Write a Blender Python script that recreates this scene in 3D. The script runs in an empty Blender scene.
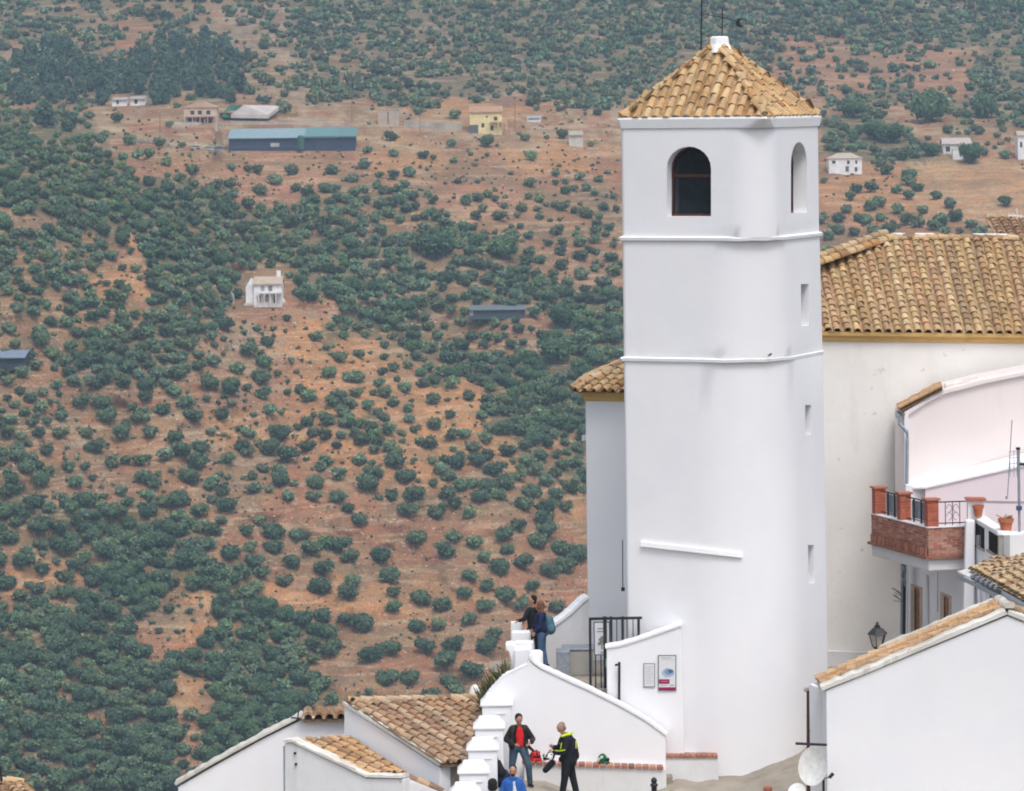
import bpy, bmesh, math, random
import numpy as np
from mathutils import Vector, Matrix
random.seed(7)
sc = bpy.context.scene
COL = sc.collection
# ------------------------------------------------------------ camera
F = 4100.0; HX, HY = 512.0, 100.0; ROLL = math.radians(0.65)
cr, sr = math.cos(ROLL), math.sin(ROLL)
cd = bpy.data.cameras.new('camera'); cam = bpy.data.objects.new('camera', cd); COL.objects.link(cam)
cd.sensor_fit = 'HORIZONTAL'; cd.sensor_width = 36.0; cd.lens = 36.0*F/1024
cd.shift_y = -(395.5-HY)/1024; cd.clip_start = 1; cd.clip_end = 6000
cam.matrix_world = Matrix(((cr, sr, 0, 0), (0, 0, -1, 0), (-sr, cr, 0, 0), (0, 0, 0, 1)))
sc.camera = cam
# ------------------------------------------------------------ sky, sun, exposure
SUN_EL, SUN_AZ = math.radians(60), math.radians(162)     # azimuth clockwise from +Y
w = bpy.data.worlds.new('World'); sc.world = w; w.use_nodes = True
nt = w.node_tree; nt.nodes.clear()
out = nt.nodes.new('ShaderNodeOutputWorld'); bg = nt.nodes.new('ShaderNodeBackground')
sky = nt.nodes.new('ShaderNodeTexSky'); sky.sky_type = 'NISHITA'; sky.sun_disc = False
sky.sun_elevation = SUN_EL; sky.sun_rotation = SUN_AZ; sky.air_density = 1.0; sky.dust_density = 4.0; sky.ozone_density = 1.0
hs = nt.nodes.new('ShaderNodeHueSaturation'); hs.inputs['Saturation'].default_value = 0.42
nt.links.new(sky.outputs[0], hs.inputs['Color']); nt.links.new(hs.outputs[0], bg.inputs['Color'])
bg.inputs['Strength'].default_value = 0.14
nt.links.new(bg.outputs[0], out.inputs['Surface'])
sd = bpy.data.lights.new('sun', 'SUN'); sd.energy = 0.9; sd.angle = math.radians(16); sd.color = (1.0, 0.97, 0.94)
sun = bpy.data.objects.new('sun', sd); COL.objects.link(sun)
sdir = Vector((math.cos(SUN_EL)*math.sin(SUN_AZ), math.cos(SUN_EL)*math.cos(SUN_AZ), math.sin(SUN_EL)))
sun.rotation_euler = sdir.to_track_quat('Z', 'Y').to_euler()
sc.view_settings.view_transform = 'Standard'; sc.view_settings.look = 'None'
sc.view_settings.exposure = 0.48; sc.view_settings.gamma = 1.0
sc.render.engine = 'CYCLES'; sc.cycles.use_denoising = True
try: sc.cycles.denoiser = 'OPENIMAGEDENOISE'
except Exception: pass
sc.cycles.filter_width = 1.9; sc.cycles.max_bounces = 6; sc.cycles.diffuse_bounces = 3; sc.cycles.glossy_bounces = 2
sc.cycles.volume_bounces = 0; sc.cycles.transparent_max_bounces = 6
# ------------------------------------------------------------ measuring helpers
def P(px, py, Y):
    dx, dy = px-HX, py-HY
    return Vector(((dx*cr-dy*sr)*Y/F, Y, -(dx*sr+dy*cr)*Y/F))
def proj(p):
    a, b = p[0]*F/p[1], -p[2]*F/p[1]
    return (a*cr+b*sr+HX, -a*sr+b*cr+HY)
def hit(px, py, O, n):
    d = P(px, py, 1.0); O = Vector(O)
    return d*(O.dot(n)/d.dot(n))
def vplane(O, a):                     # vertical plane through O running along plan angle a (degrees)
    a = math.radians(a); n = Vector((-math.sin(a), math.cos(a), 0))
    return lambda px, py: hit(px, py, O, n)
def hitz(px, py, z):
    d = P(px, py, 1.0); return d*(z/d.z)
def inpoly(x, y, poly):
    c = False; j = len(poly)-1
    for i in range(len(poly)):
        xi, yi = poly[i][0], poly[i][1]; xj, yj = poly[j][0], poly[j][1]
        if (yi > y) != (yj > y) and x < (xj-xi)*(y-yi)/(yj-yi)+xi: c = not c
        j = i
    return c
# ------------------------------------------------------------ materials
def nodes(name):
    m = bpy.data.materials.new(name); m.use_nodes = True
    t = m.node_tree; b = t.nodes['Principled BSDF']; return m, t, b
def N(t, typ, **k):
    n = t.nodes.new(typ)
    for a, v in k.items(): setattr(n, a, v)
    return n
def noise(t, scale, detail=4, rough=.55, vec=None):
    n = N(t, 'ShaderNodeTexNoise'); n.inputs['Scale'].default_value = scale
    n.inputs['Detail'].default_value = detail; n.inputs['Roughness'].default_value = rough
    if vec: t.links.new(vec, n.inputs['Vector'])
    return n
def geo(t, scale=None):
    g = N(t, 'ShaderNodeNewGeometry')
    if scale is None: return g.outputs['Position']
    mp = N(t, 'ShaderNodeMapping'); mp.inputs['Scale'].default_value = scale
    t.links.new(g.outputs['Position'], mp.inputs['Vector']); return mp.outputs[0]
def ramp(t, src, stops):
    r = N(t, 'ShaderNodeValToRGB'); e = r.color_ramp.elements
    while len(e) < len(stops): e.new(0.5)
    for i, (p, c) in enumerate(stops):
        e[i].position = p; e[i].color = (c[0], c[1], c[2], 1) if hasattr(c, '__len__') else (c, c, c, 1)
    t.links.new(src, r.inputs[0]); return r.outputs[0]
def mix(t, fac, a, b, mode='MIX'):
    m = N(t, 'ShaderNodeMix', data_type='RGBA', blend_type=mode)
    for s, v in ((0, fac), (6, a), (7, b)):
        if hasattr(v, 'links') or hasattr(v, 'is_linked'): t.links.new(v, m.inputs[s])
        else: m.inputs[s].default_value = v if s == 0 else (v[0], v[1], v[2], 1)
    return m.outputs[2]
def bump(t, b, h, strength, dist):
    n = N(t, 'ShaderNodeBump'); n.inputs['Strength'].default_value = strength; n.inputs['Distance'].default_value = dist
    t.links.new(h, n.inputs['Height']); t.links.new(n.outputs[0], b.inputs['Normal'])
def plaster(name, col, stain=(.55, .52, .47), amt=.25, bs=.5):
    m, t, b = nodes(name)
    n1 = noise(t, .45, 6, .6, geo(t)); n2 = noise(t, 1.0, 5, .65, geo(t, (2.2, 2.2, .35)))
    f1 = ramp(t, n1.outputs[0], [(.42, 0), (.72, amt)]); f2 = ramp(t, n2.outputs[0], [(.55, 0), (.80, amt*1.1)])
    c = mix(t, f1, col, stain); c = mix(t, f2, c, stain)
    if amt > .2:
        n5 = noise(t, 2.6, 3, .6, geo(t)); c = mix(t, ramp(t, n5.outputs[0], [(.69, 0), (.72, .6)]), c, stain)
        n6 = noise(t, 9.0, 3, .7, geo(t)); c = mix(t, ramp(t, n6.outputs[0], [(.60, 0), (.75, .25)]), c, stain)
    n4 = noise(t, .8, 3, .5, geo(t)); c = mix(t, ramp(t, n4.outputs[0], [(.45, 0), (.6, .35)]), c, (col[0]*.93, col[1]*.945, col[2]*.975))
    t.links.new(c, b.inputs['Base Color']); b.inputs['Roughness'].default_value = .85
    b.inputs['Specular IOR Level'].default_value = .25
    n3 = noise(t, 3.0, 5, .6, geo(t)); bump(t, b, n3.outputs[0], bs*.45, .03)
    return m
def plain(name, col, rough=.6, metal=0, var=.12, scale=8.0, spec=.4):
    m, t, b = nodes(name)
    n = noise(t, scale, 4, .6, geo(t))
    c = mix(t, ramp(t, n.outputs[0], [(.35, 0), (.7, 1)]), [x*(1-var) for x in col], [min(1, x*(1+var)) for x in col])
    t.links.new(c, b.inputs['Base Color']); b.inputs['Roughness'].default_value = rough
    b.inputs['Metallic'].default_value = metal; b.inputs['Specular IOR Level'].default_value = spec
    return m
def attrmat(name, var=.35, scale=14.0, rough=.85, bs=.3, dirt=(.10, .08, .06), dirtamt=.5):
    m, t, b = nodes(name)
    a = N(t, 'ShaderNodeAttribute', attribute_name='tc')
    n = noise(t, scale, 5, .65, geo(t)); n2 = noise(t, scale*.35, 4, .6, geo(t))
    c = mix(t, ramp(t, n.outputs[0], [(.3, 0), (.75, 1)]), mix(t, 1.0, a.outputs['Color'], (1-var,)*3, 'MULTIPLY'), a.outputs['Color'])
    c = mix(t, ramp(t, n2.outputs[0], [(.55, 0), (.75, dirtamt)]), c, dirt)
    if dirtamt > .3:
        n5 = noise(t, 7.0, 4, .7, geo(t)); c = mix(t, ramp(t, n5.outputs[0], [(.60, 0), (.70, .5)]), c, (.55, .50, .40)); n6 = noise(t, 1.1, 4, .6, geo(t)); c = mix(t, ramp(t, n6.outputs[0], [(.50, 0), (.72, .45)]), c, (.20, .15, .10))
    t.links.new(c, b.inputs['Base Color']); b.inputs['Roughness'].default_value = rough
    b.inputs['Specular IOR Level'].default_value = .2
    bump(t, b, n.outputs[0], bs, .02)
    return m
M = {}
M['white'] = plaster('white_limewash', (.85, .85, .875), amt=.07)
M['white_cream'] = plaster('cream_limewash', (.82, .805, .775), (.55, .50, .43), amt=.28, bs=.8)
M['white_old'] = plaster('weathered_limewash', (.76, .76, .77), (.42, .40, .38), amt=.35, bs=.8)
M['white_coping'] = plaster('bright_limewash', (.88, .885, .90), (.5, .48, .44), amt=.10)
M['lichen_coping'] = plaster('lichen_limewash', (.76, .74, .69), (.30, .25, .18), amt=.85, bs=1)
M['pink'] = plaster('pink_plaster', (.80, .715, .70), (.60, .47, .45), amt=.2)
M['pink2'] = plaster('rose_plaster', (.79, .68, .72), (.60, .50, .48), amt=.15)
M['shade_white'] = plaster('shade_tinted_plaster', (.80, .81, .85), (.5, .5, .52), amt=.2)  # white paint with the blue of shade put into its colour
M['ochre'] = plaster('ochre_paint', (.68, .45, .17), (.4, .26, .10), amt=.5)
M['cement'] = plaster('grey_cement', (.42, .41, .38), (.25, .24, .21), amt=.5, bs=1)
M['tile'] = attrmat('clay_tile')
M['brick'] = attrmat('clay_brick', .3, 9, dirt=(.55, .5, .45), dirtamt=.25)
M['paint'] = attrmat('coloured_paint', .1, 30, .5, .0, dirtamt=.0)
M['cloth'] = attrmat('coloured_cloth', .3, 25, .8, .4, dirtamt=.1)
M['black_metal'] = plain('black_iron', (.018, .02, .025), .45)
M['grey_metal'] = plain('grey_zinc', (.30, .33, .38), .5, .3, .2)
M['wood_red'] = plain('red_brown_wood', (.08, .028, .018), .5, 0, .3)
M['wood'] = plain('brown_wood', (.28, .14, .07), .6, 0, .3)
M['beige'] = plain('beige_frame', (.52, .42, .33), .7, 0, .2)
M['glass'] = plain('dark_glass', (.012, .018, .022), .12, 0, .3, 2, .6)
M['dark'] = plain('dark_interior', (.012, .012, .014), .8)
M['dish'] = plain('dish_paint', (.72, .72, .70), .4)
M['terracotta'] = plain('terracotta', (.48, .15, .07), .8, 0, .2)
M['lampglass'] = plain('frosted_lamp_glass', (.42, .38, .36), .25, 0, .15)
M['clay_red'] = plain('red_clay', (.42, .12, .07), .8, 0, .2)
M['stone'] = plaster('rubble_stone', (.40, .35, .29), (.17, .15, .12), amt=.95, bs=3)
M['skin'] = plain('skin', (.40, .205, .135), .55, 0, .12)
M['hair'] = plain('dark_hair', (.012, .009, .008), .9, 0, .2)
M['hair_brown'] = plain('brown_hair', (.18, .08, .045), .6, 0, .3)
M['hair_grey'] = plain('grey_hair', (.30, .22, .18), .7, 0, .3)
# ------------------------------------------------------------ mesh builder
def wloc(o):
    v = Vector((0, 0, 0))
    while o is not None: v += o.location; o = o.parent
    return v
class MB:
    def __init__(s): s.v = []; s.f = []; s.c = []; s.mi = []; s.cur = (1, 1, 1); s.m = 0
    def face(s, idx): s.f.append(tuple(idx)); s.c.append(s.cur); s.mi.append(s.m)
    def poly(s, pts):
        b = len(s.v); s.v += [Vector(p) for p in pts]; s.face(range(b, b+len(pts))); return s
    def prism(s, pts, vec):
        n = len(pts); b = len(s.v); vec = Vector(vec)
        s.v += [Vector(p) for p in pts]+[Vector(p)+vec for p in pts]
        s.face(range(b, b+n)); s.face(range(b+2*n-1, b+n-1, -1))
        for i in range(n):
            j = (i+1) % n; s.face((b+i, b+j, b+n+j, b+n+i))
        return s
    def box(s, c, sz, yaw=0, R=None):
        c = Vector(c); R = R or Matrix.Rotation(math.radians(yaw), 3, 'Z'); b = len(s.v)
        for dz in (-1, 1):
            for dx, dy in ((-1, -1), (1, -1), (1, 1), (-1, 1)):
                s.v.append(c+R@Vector((dx*sz[0]/2, dy*sz[1]/2, dz*sz[2]/2)))
        for q in ((0, 3, 2, 1), (4, 5, 6, 7), (0, 1, 5, 4), (1, 2, 6, 5), (2, 3, 7, 6), (3, 0, 4, 7)): s.face([b+i for i in q])
        return s
    def bbox(s, c, sz, yaw=0):        # box standing on its base centre
        return s.box(Vector(c)+Vector((0, 0, sz[2]/2)), sz, yaw)
    def tube(s, pts, r, seg=8, cap=True):
        pts = [Vector(p) for p in pts]; rs = r if hasattr(r, '__len__') else [r]*len(pts); b = len(s.v); n = len(pts)
        for i, p in enumerate(pts):
            d = (pts[min(i+1, n-1)]-pts[max(i-1, 0)]).normalized()
            u = d.orthogonal().normalized() if abs(d.z) < .99 else Vector((1, 0, 0))
            if abs(d.z) < .99: u = d.cross(Vector((0, 0, 1))).normalized()
            w_ = d.cross(u)
            for k in range(seg):
                a = 2*math.pi*k/seg; s.v.append(p+(u*math.cos(a)+w_*math.sin(a))*rs[i])
        for i in range(n-1):
            for k in range(seg):
                k2 = (k+1) % seg; s.face((b+i*seg+k, b+i*seg+k2, b+(i+1)*seg+k2, b+(i+1)*seg+k))
        if cap: s.face([b+k for k in range(seg)][::-1]); s.face([b+(n-1)*seg+k for k in range(seg)])
        return s
    def bar(s, p0, p1, w_, h=None):
        p0, p1 = Vector(p0), Vector(p1); d = p1-p0; L = d.length; d.normalize()
        u = d.cross(Vector((0, 0, 1))); u = u.normalized() if u.length > .01 else Vector((1, 0, 0)); v = u.cross(d)
        R = Matrix((u, d, v)).transposed(); return s.box((p0+p1)/2, (w_, L, h or w_), R=R)
    def lathe(s, c, prof, seg=16, R=None):
        c = Vector(c); b = len(s.v); R = R or Matrix.Identity(3)
        for r, z in prof:
            for k in range(seg):
                a = 2*math.pi*k/seg; s.v.append(c+R@Vector((r*math.cos(a), r*math.sin(a), z)))
        for i in range(len(prof)-1):
            for k in range(seg):
                k2 = (k+1) % seg; s.face((b+i*seg+k, b+i*seg+k2, b+(i+1)*seg+k2, b+(i+1)*seg+k))
        s.face([b+k for k in range(seg)][::-1]); s.face([b+(len(prof)-1)*seg+k for k in range(seg)])
        return s
    def loft(s, rings, cap=True):
        b = len(s.v); n = len(rings[0])
        for r in rings: s.v += [Vector(p) for p in r]
        for i in range(len(rings)-1):
            for k in range(n):
                k2 = (k+1) % n; s.face((b+i*n+k, b+i*n+k2, b+(i+1)*n+k2, b+(i+1)*n+k))
        if cap: s.face([b+k for k in range(n)][::-1]); s.face([b+(len(rings)-1)*n+k for k in range(n)])
        return s
    def build(s, name, mats, parent=None, smooth=False, bevel=0, recalc=True):
        me = bpy.data.meshes.new(name); off = wloc(parent)
        me.from_pydata([tuple(v-off) for v in s.v], [], s.f)
        mats = mats if isinstance(mats, (list, tuple)) else [mats]
        for m in mats: me.materials.append(M[m] if isinstance(m, str) else m)
        if len(mats) > 1: me.polygons.foreach_set('material_index', s.mi)
        a = me.color_attributes.new('tc', 'FLOAT_COLOR', 'CORNER'); arr = []
        for f, c in zip(s.f, s.c): arr += [c[0], c[1], c[2], 1.0]*len(f)
        if len(arr) == len(me.loops)*4: a.data.foreach_set('color', arr)
        if recalc:
            bm = bmesh.new(); bm.from_mesh(me); bmesh.ops.recalc_face_normals(bm, faces=bm.faces); bm.to_mesh(me); bm.free()
        if smooth: me.polygons.foreach_set('use_smooth', [True]*len(me.polygons))
        o = bpy.data.objects.new(name, me); COL.objects.link(o); o.parent = parent
        if bevel:
            bv = o.modifiers.new('bevel', 'BEVEL'); bv.width = bevel; bv.segments = 2; bv.limit_method = 'ANGLE'; bv.angle_limit = math.radians(40)
        return o
def tag(o, label, cat=None, group=None, kind=None):
    if label: o['label'] = label
    if cat: o['category'] = cat
    if group: o['group'] = group
    if kind: o['kind'] = kind
    return o
def empty(name, loc, label, cat, group=None):
    o = bpy.data.objects.new(name, None); COL.objects.link(o); o.location = loc; o.empty_display_size = .2
    return tag(o, label, cat, group)
def boolean(o, cutters):
    for cmb in cutters:
        co = cmb.build('cutter', 'white'); 
        md = o.modifiers.new('b', 'BOOLEAN'); md.operation = 'DIFFERENCE'; md.solver = 'EXACT'; md.object = co
        bpy.context.view_layer.update()
        dg = bpy.context.evaluated_depsgraph_get(); me = bpy.data.meshes.new_from_object(o.evaluated_get(dg))
        o.modifiers.clear(); old = o.data; nm = old.name; o.data = me; bpy.data.meshes.remove(old); me.name = nm
        cm = co.data; bpy.data.objects.remove(co); bpy.data.meshes.remove(cm)
# ------------------------------------------------------------ clay tile roofs
TC = {'ochre': [(.66, .45, .23), (.70, .50, .28), (.60, .38, .18), (.72, .54, .32), (.54, .29, .12), (.66, .46, .26), (.47, .25, .12)],
      'church': [(.62, .42, .21), (.66, .47, .25), (.56, .35, .17), (.70, .53, .31), (.46, .28, .16), (.42, .29, .19), (.58, .35, .21), (.68, .49, .28)],
      'brown': [(.52, .33, .20), (.58, .39, .24), (.44, .27, .17), (.64, .46, .31), (.36, .23, .16), (.54, .31, .19), (.62, .47, .34)],
      'orange': [(.60, .36, .18), (.66, .43, .23), (.53, .30, .15), (.68, .49, .31), (.57, .38, .24), (.46, .27, .16)],
      'pale': [(.60, .42, .24), (.64, .48, .30), (.52, .35, .2), (.66, .52, .36), (.42, .29, .18), (.34, .22, .13)]}
def tile_roof(name, eL, eR, rR, rL, parent, pal, pitch=.26, expo=.31, clip=None, deck='tile', jit=1.0, plug=None, cf=None):
    eL, eR, rR, rL = map(Vector, (eL, eR, rR, rL)); mb = MB(); rnd = random.Random(int(abs(eL.x*37+eL.z*91)) % 9999)
    wid = (eR-eL).length; ln = ((rL-eL).length+(rR-eR).length)/2; nc = max(2, round(wid/pitch)); nr = max(2, round(ln/expo))
    nrm = (eR-eL).cross(rL-eL).normalized()
    if nrm.z < 0: nrm = -nrm
    Q = lambda u, v: (eL*(1-u)+eR*u)*(1-v)+(rL*(1-u)+rR*u)*v
    pal = TC[pal]; seg = 6
    for c in range(nc*2+1):
        u = c/(2*nc); cover = c % 2 == 1; shade = rnd.uniform(.9, 1.08); ccol = rnd.choice(pal); ph = rnd.uniform(-.35, .35)*min(1, jit); wob = rnd.uniform(-.012, .012)*jit
        for r in range(nr):
            v0, v1 = max(0, (r+(ph if r else 0))/nr), (r+1.25+ph)/nr
            mid = Q(u, (r+.45)/nr)
            if clip and not inpoly(*(cf or proj)(mid), clip): continue
            a, b = Q(u, v0), Q(u, min(v1, 1.02)); d = (b-a).normalized(); side = d.cross(nrm).normalized()
            off = side*(wob+rnd.uniform(-.014, .014)*jit); tw = rnd.uniform(-.05, .05)*jit; lift = rnd.uniform(0, .012)*jit
            if r == 0: a = a-d*rnd.uniform(0, .05)
            col = rnd.choice(pal); col = tuple(a_*.4+b_*.6 for a_, b_ in zip(col, ccol)); k = shade*rnd.uniform(.84, 1.14); mb.cur = tuple(min(.9, x*k) for x in col)
            r0, r1 = (pitch*.37, pitch*.29) if cover else (pitch*.33, pitch*.27)
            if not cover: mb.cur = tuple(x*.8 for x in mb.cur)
            bidx = len(mb.v)
            for (p, rr, h) in ((a, r0, .030 if cover else .02), (b, r1, 0.0)):
                for i in range(seg+1):
                    t = math.pi*i/seg
                    if cover: q = p+off+side*(math.cos(t)*rr)+nrm*(math.sin(t)*rr*.95+h+lift+.012)+side*tw*(0 if p is a else .2)
                    else: q = p+off+side*(math.cos(t)*rr)+nrm*(.055-math.sin(t)*rr*.55+h*.5)
                    mb.v.append(q)
            for i in range(seg): mb.face((bidx+i, bidx+i+1, bidx+seg+2+i, bidx+seg+1+i))
            if cover:       # clay thickness seen at the lower end
                e = len(mb.v)
                for i in range(seg+1):
                    t = math.pi*i/seg; mb.v.append(a+off+side*(math.cos(t)*(r0-.018))+nrm*(math.sin(t)*(r0-.018)*.95+.03+lift+.008))
                for i in range(seg): mb.face((bidx+i, bidx+i+1, e+i+1, e+i))
                if r == 0 and plug is not None:
                    plug.poly([a+d*.03+off+side*(math.cos(math.pi*i/seg)*(r0-.006))+nrm*(math.sin(math.pi*i/seg)*(r0-.006)*.9+.02) for i in range(seg+1)])
    if clip is None or deck == 'full':
        mb.cur = (.20, .13, .08); mb.prism([eL, eR, rR, rL], -nrm*.06)
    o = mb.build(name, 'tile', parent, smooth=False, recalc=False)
    return o
def ridge_tiles(name, p0, p1, parent, pal, r=.11, expo=.33, mat='tile', sag=0):
    p0, p1 = Vector(p0), Vector(p1); d = (p1-p0); L = d.length; d.normalize(); n = max(1, round(L/expo)); side = d.cross(Vector((0, 0, 1))).normalized(); up = side.cross(d)
    mb = MB(); rnd = random.Random(int(abs(p0.x*31+p1.z*17))); seg = 8; pl = TC[pal]
    for k in range(n):
        a = p0+d*(L*k/n); b = p0+d*(L*(k+1.15)/n); kk = rnd.uniform(.8, 1.15); mb.cur = tuple(min(.9, x*kk) for x in rnd.choice(pl)); bi = len(mb.v)
        o = side*rnd.uniform(-.015, .015)
        for p, rr in ((a, r), (b, r*.82)):
            for i in range(seg+1):
                t = -.25+(math.pi+.5)*i/seg; mb.v.append(p+o+side*math.cos(t)*rr+up*(math.sin(t)*rr+(.02 if p is a else 0)))
        for i in range(seg): mb.face((bi+i, bi+i+1, bi+seg+2+i, bi+seg+1+i))
        mb.face(range(bi, bi+seg+1))
    return mb.build(name, mat, parent, recalc=False)
# ============================================================ THE SETTING: terrain
def sstep(a, b, x): t = np.clip((x-a)/(b-a), 0, 1); return t*t*(3-2*t)
_rng = np.random.RandomState(3); _lat = _rng.rand(256, 256)
def vnoise(x, y):
    xi = np.floor(x).astype(int); yi = np.floor(y).astype(int); fx = x-xi; fy = y-yi
    fx = fx*fx*(3-2*fx); fy = fy*fy*(3-2*fy); g = lambda i, j: _lat[(xi+i) % 256, (yi+j) % 256]
    return (g(0, 0)*(1-fx)+g(1, 0)*fx)*(1-fy)+(g(0, 1)*(1-fx)+g(1, 1)*fx)*fy
def fbm(x, y, o=4):
    s = 0; a = .5; t = 0
    for k in range(o): s = s+a*vnoise(x*2**k+17*k, y*2**k+5*k); t += a; a *= .55
    return s/t
ROWS = [-700, -300, -100, 0, 60, 115, 150, 200, 300, 420, 560, 700, 791, 900, 1100, 1500, 2200]
DT = {-600: [3100, 2400, 2000, 1780, 1600, 1300, 1100, 1050, 1000, 950, 905, 855, 820, 770, 690, 560, 430],
      0:    [3100, 2400, 1980, 1760, 1560, 1330, 1150, 1090, 1045, 1000, 950, 895, 855, 800, 700, 560, 430],
      150:  [3100, 2400, 1960, 1740, 1540, 1330, 1190, 1135, 1070, 1015, 960, 900, 860, 800, 700, 560, 430],
      300:  [3100, 2400, 1950, 1730, 1540, 1350, 1290, 1210, 1100, 1035, 975, 915, 870, 810, 700, 560, 430],
      450:  [3100, 2400, 1950, 1730, 1550, 1370, 1310, 1240, 1140, 1050, 985, 925, 880, 815, 700, 560, 430],
      600:  [3100, 2400, 1970, 1750, 1580, 1400, 1330, 1260, 1165, 1065, 1000, 935, 885, 820, 700, 560, 430],
      900:  [3100, 2450, 2050, 1830, 1640, 1450, 1370, 1290, 1180, 1080, 1010, 940, 890, 820, 700, 560, 430],
      1600: [3100, 2500, 2100, 1880, 1680, 1480, 1390, 1310, 1190, 1090, 1015, 940, 890, 820, 700, 560, 430]}
CX = sorted(DT)
def Dbase(px, py):
    px = np.asarray(px, float); py = np.asarray(py, float)
    cols = np.array([np.interp(py, ROWS, DT[c]) for c in CX])
    t = np.interp(px, CX, range(len(CX))); i = np.clip(t.astype(int), 0, len(CX)-2); f = t-i; f = f*f*(3-2*f)
    a = np.take_along_axis(cols, i[None], 0)[0]; b = np.take_along_axis(cols, (i+1)[None], 0)[0]
    return a*(1-f)+b*f
R1 = [(-600, 60), (0, 106), (40, 112), (90, 140), (130, 162), (200, 203), (300, 244), (400, 300), (480, 345), (560, 400), (1600, 900)]
def Dterr(px, py):
    px = np.asarray(px, float); py = np.asarray(py, float); sh = px.shape
    px = px.ravel(); py = py.ravel()
    d = Dbase(px, py)
    # crest of the near left spur: the slope behind it stands farther off
    cy = np.interp(px, [p[0] for p in R1], [p[1] for p in R1]); amp = np.interp(px, [-600, 0, 250, 480, 560], [40, 55, 45, 18, 0])
    d = d+amp*sstep(4, -10, py-cy)*np.exp(-np.clip(cy-py, 0, 999)/70)*1.0
    c2 = np.interp(px, [90, 150, 210, 270, 330, 400, 470, 540, 600], [352, 334, 318, 310, 320, 346, 384, 430, 470]); a2 = np.interp(px, [90, 200, 400, 590], [0, 24, 24, 0])
    d = d+a2*sstep(3, -9, py-c2)*np.exp(-np.clip(c2-py, 0, 999)/45)
    # folds and gullies
    d = d+26*(fbm(px/130+3, py/110+9, 3)-.5)*sstep(1000, 700, py)+11*(fbm(px/38, py/30, 4)-.5)+2.6*(fbm(px/9, py/8, 2)-.5)
    for x0, y0, x1, y1 in ((225, 118, 362, 160), (240, 272, 292, 312)):      # levelled yards under the long shed and the white house
        wt = sstep(-14, 0, px-x0)*sstep(14, 0, px-x1)*sstep(-8, 0, py-y0)*sstep(8, 0, py-y1); xc = (x0+x1)/2
        d = d*(1-wt)+(Dbase(np.full_like(px, xc), py)+(20 if x1 > 300 else 12))*wt
    return d.reshape(sh)
def G(px, py): return P(px, py, float(Dterr(np.array([px]), np.array([py]))[0]))
def grid_world(px, py, D):
    dx, dy = px-HX, py-HY
    return np.stack([(dx*cr-dy*sr)*D/F, D, -(dx*sr+dy*cr)*D/F], -1)
# vegetation cover read off the slopes: (x0, y0, x1, y1, cover 0..10), later boxes win
COVER = [(-200, -300, 1300, 110, 7), (-50, -60, 90, 40, 7), (80, -20, 200, 45, 5), (200, -10, 320, 50, 4), (240, 50, 310, 110, 3.5), (100, 38, 150, 70, 3), (0, 40, 40, 62, 3), (20, 62, 240, 100, 9.5), (300, -60, 640, 40, 8), (300, 40, 460, 75, 6.5), (460, 40, 640, 108, 7.5), (640, -60, 1300, 48, 9.5), (780, 42, 968, 100, 3.2), (760, 60, 830, 110, 4), (820, 92, 1024, 125, 8), (968, 40, 1300, 100, 7.5),
         (-300, 110, 1300, 160, 4), (70, 104, 620, 135, 2.0), (860, 105, 930, 160, 8), (880, 118, 960, 132, 1), (960, 110, 1040, 135, 6), (-300, 118, 60, 160, 9.5), (820, 120, 860, 170, 8), (920, 150, 960, 158, 6), (60, 128, 110, 160, 7),
         (-300, 160, 110, 240, 8.2), (110, 135, 360, 200, 3), (360, 135, 420, 200, 2.6), (420, 135, 560, 205, 3), (560, 130, 640, 205, 3), (110, 175, 230, 240, 9), (820, 165, 905, 240, 2.5), (905, 156, 1300, 225, 0), (905, 223, 1300, 300, 3),
         (200, 203, 300, 250, 7.5), (300, 195, 420, 240, 6), (420, 200, 640, 240, 4.5),
         (-300, 240, 90, 300, 6), (90, 255, 150, 320, 3), (150, 240, 360, 300, 9.5), (360, 240, 440, 300, 6), (430, 240, 530, 300, 6), (530, 240, 640, 300, 5), (225, 265, 290, 315, 5),
         (-300, 300, 100, 345, 4.5), (100, 300, 225, 345, 6.5), (225, 300, 285, 340, 3), (280, 300, 345, 350, 2.5), (330, 290, 425, 345, 7.5), (420, 300, 545, 345, 5), (545, 290, 640, 370, 9),
         (-300, 345, 80, 385, 5), (70, 335, 205, 385, 6.5), (200, 345, 300, 385, 2.2), (300, 340, 365, 395, 2), (365, 340, 425, 385, 5), (425, 350, 600, 395, 9),
         (-300, 385, 60, 445, 5), (60, 385, 190, 445, 2.5), (190, 385, 300, 445, 3), (300, 385, 385, 445, 4), (385, 385, 480, 430, 2), (480, 385, 610, 440, 9),
         (-300, 445, 60, 505, 5.5), (60, 445, 130, 500, 3), (130, 445, 230, 500, 3.5), (230, 445, 440, 505, 2.5), (440, 440, 600, 505, 5),
         (-300, 500, 90, 562, 6), (80, 505, 210, 570, 7), (210, 505, 600, 780, .5), (-300, 562, 55, 610, 4), (50, 565, 230, 620, 8.5), (220, 560, 262, 640, 6),
         (-300, 610, 200, 680, 7.6), (165, 595, 222, 655, 2), (215, 640, 310, 700, 7), (-300, 680, 170, 1300, 7.6), (170, 678, 212, 712, 3), (205, 695, 320, 1200, 8.5), (30, 745, 52, 800, 0), (320, 700, 700, 1300, 5)]
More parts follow.
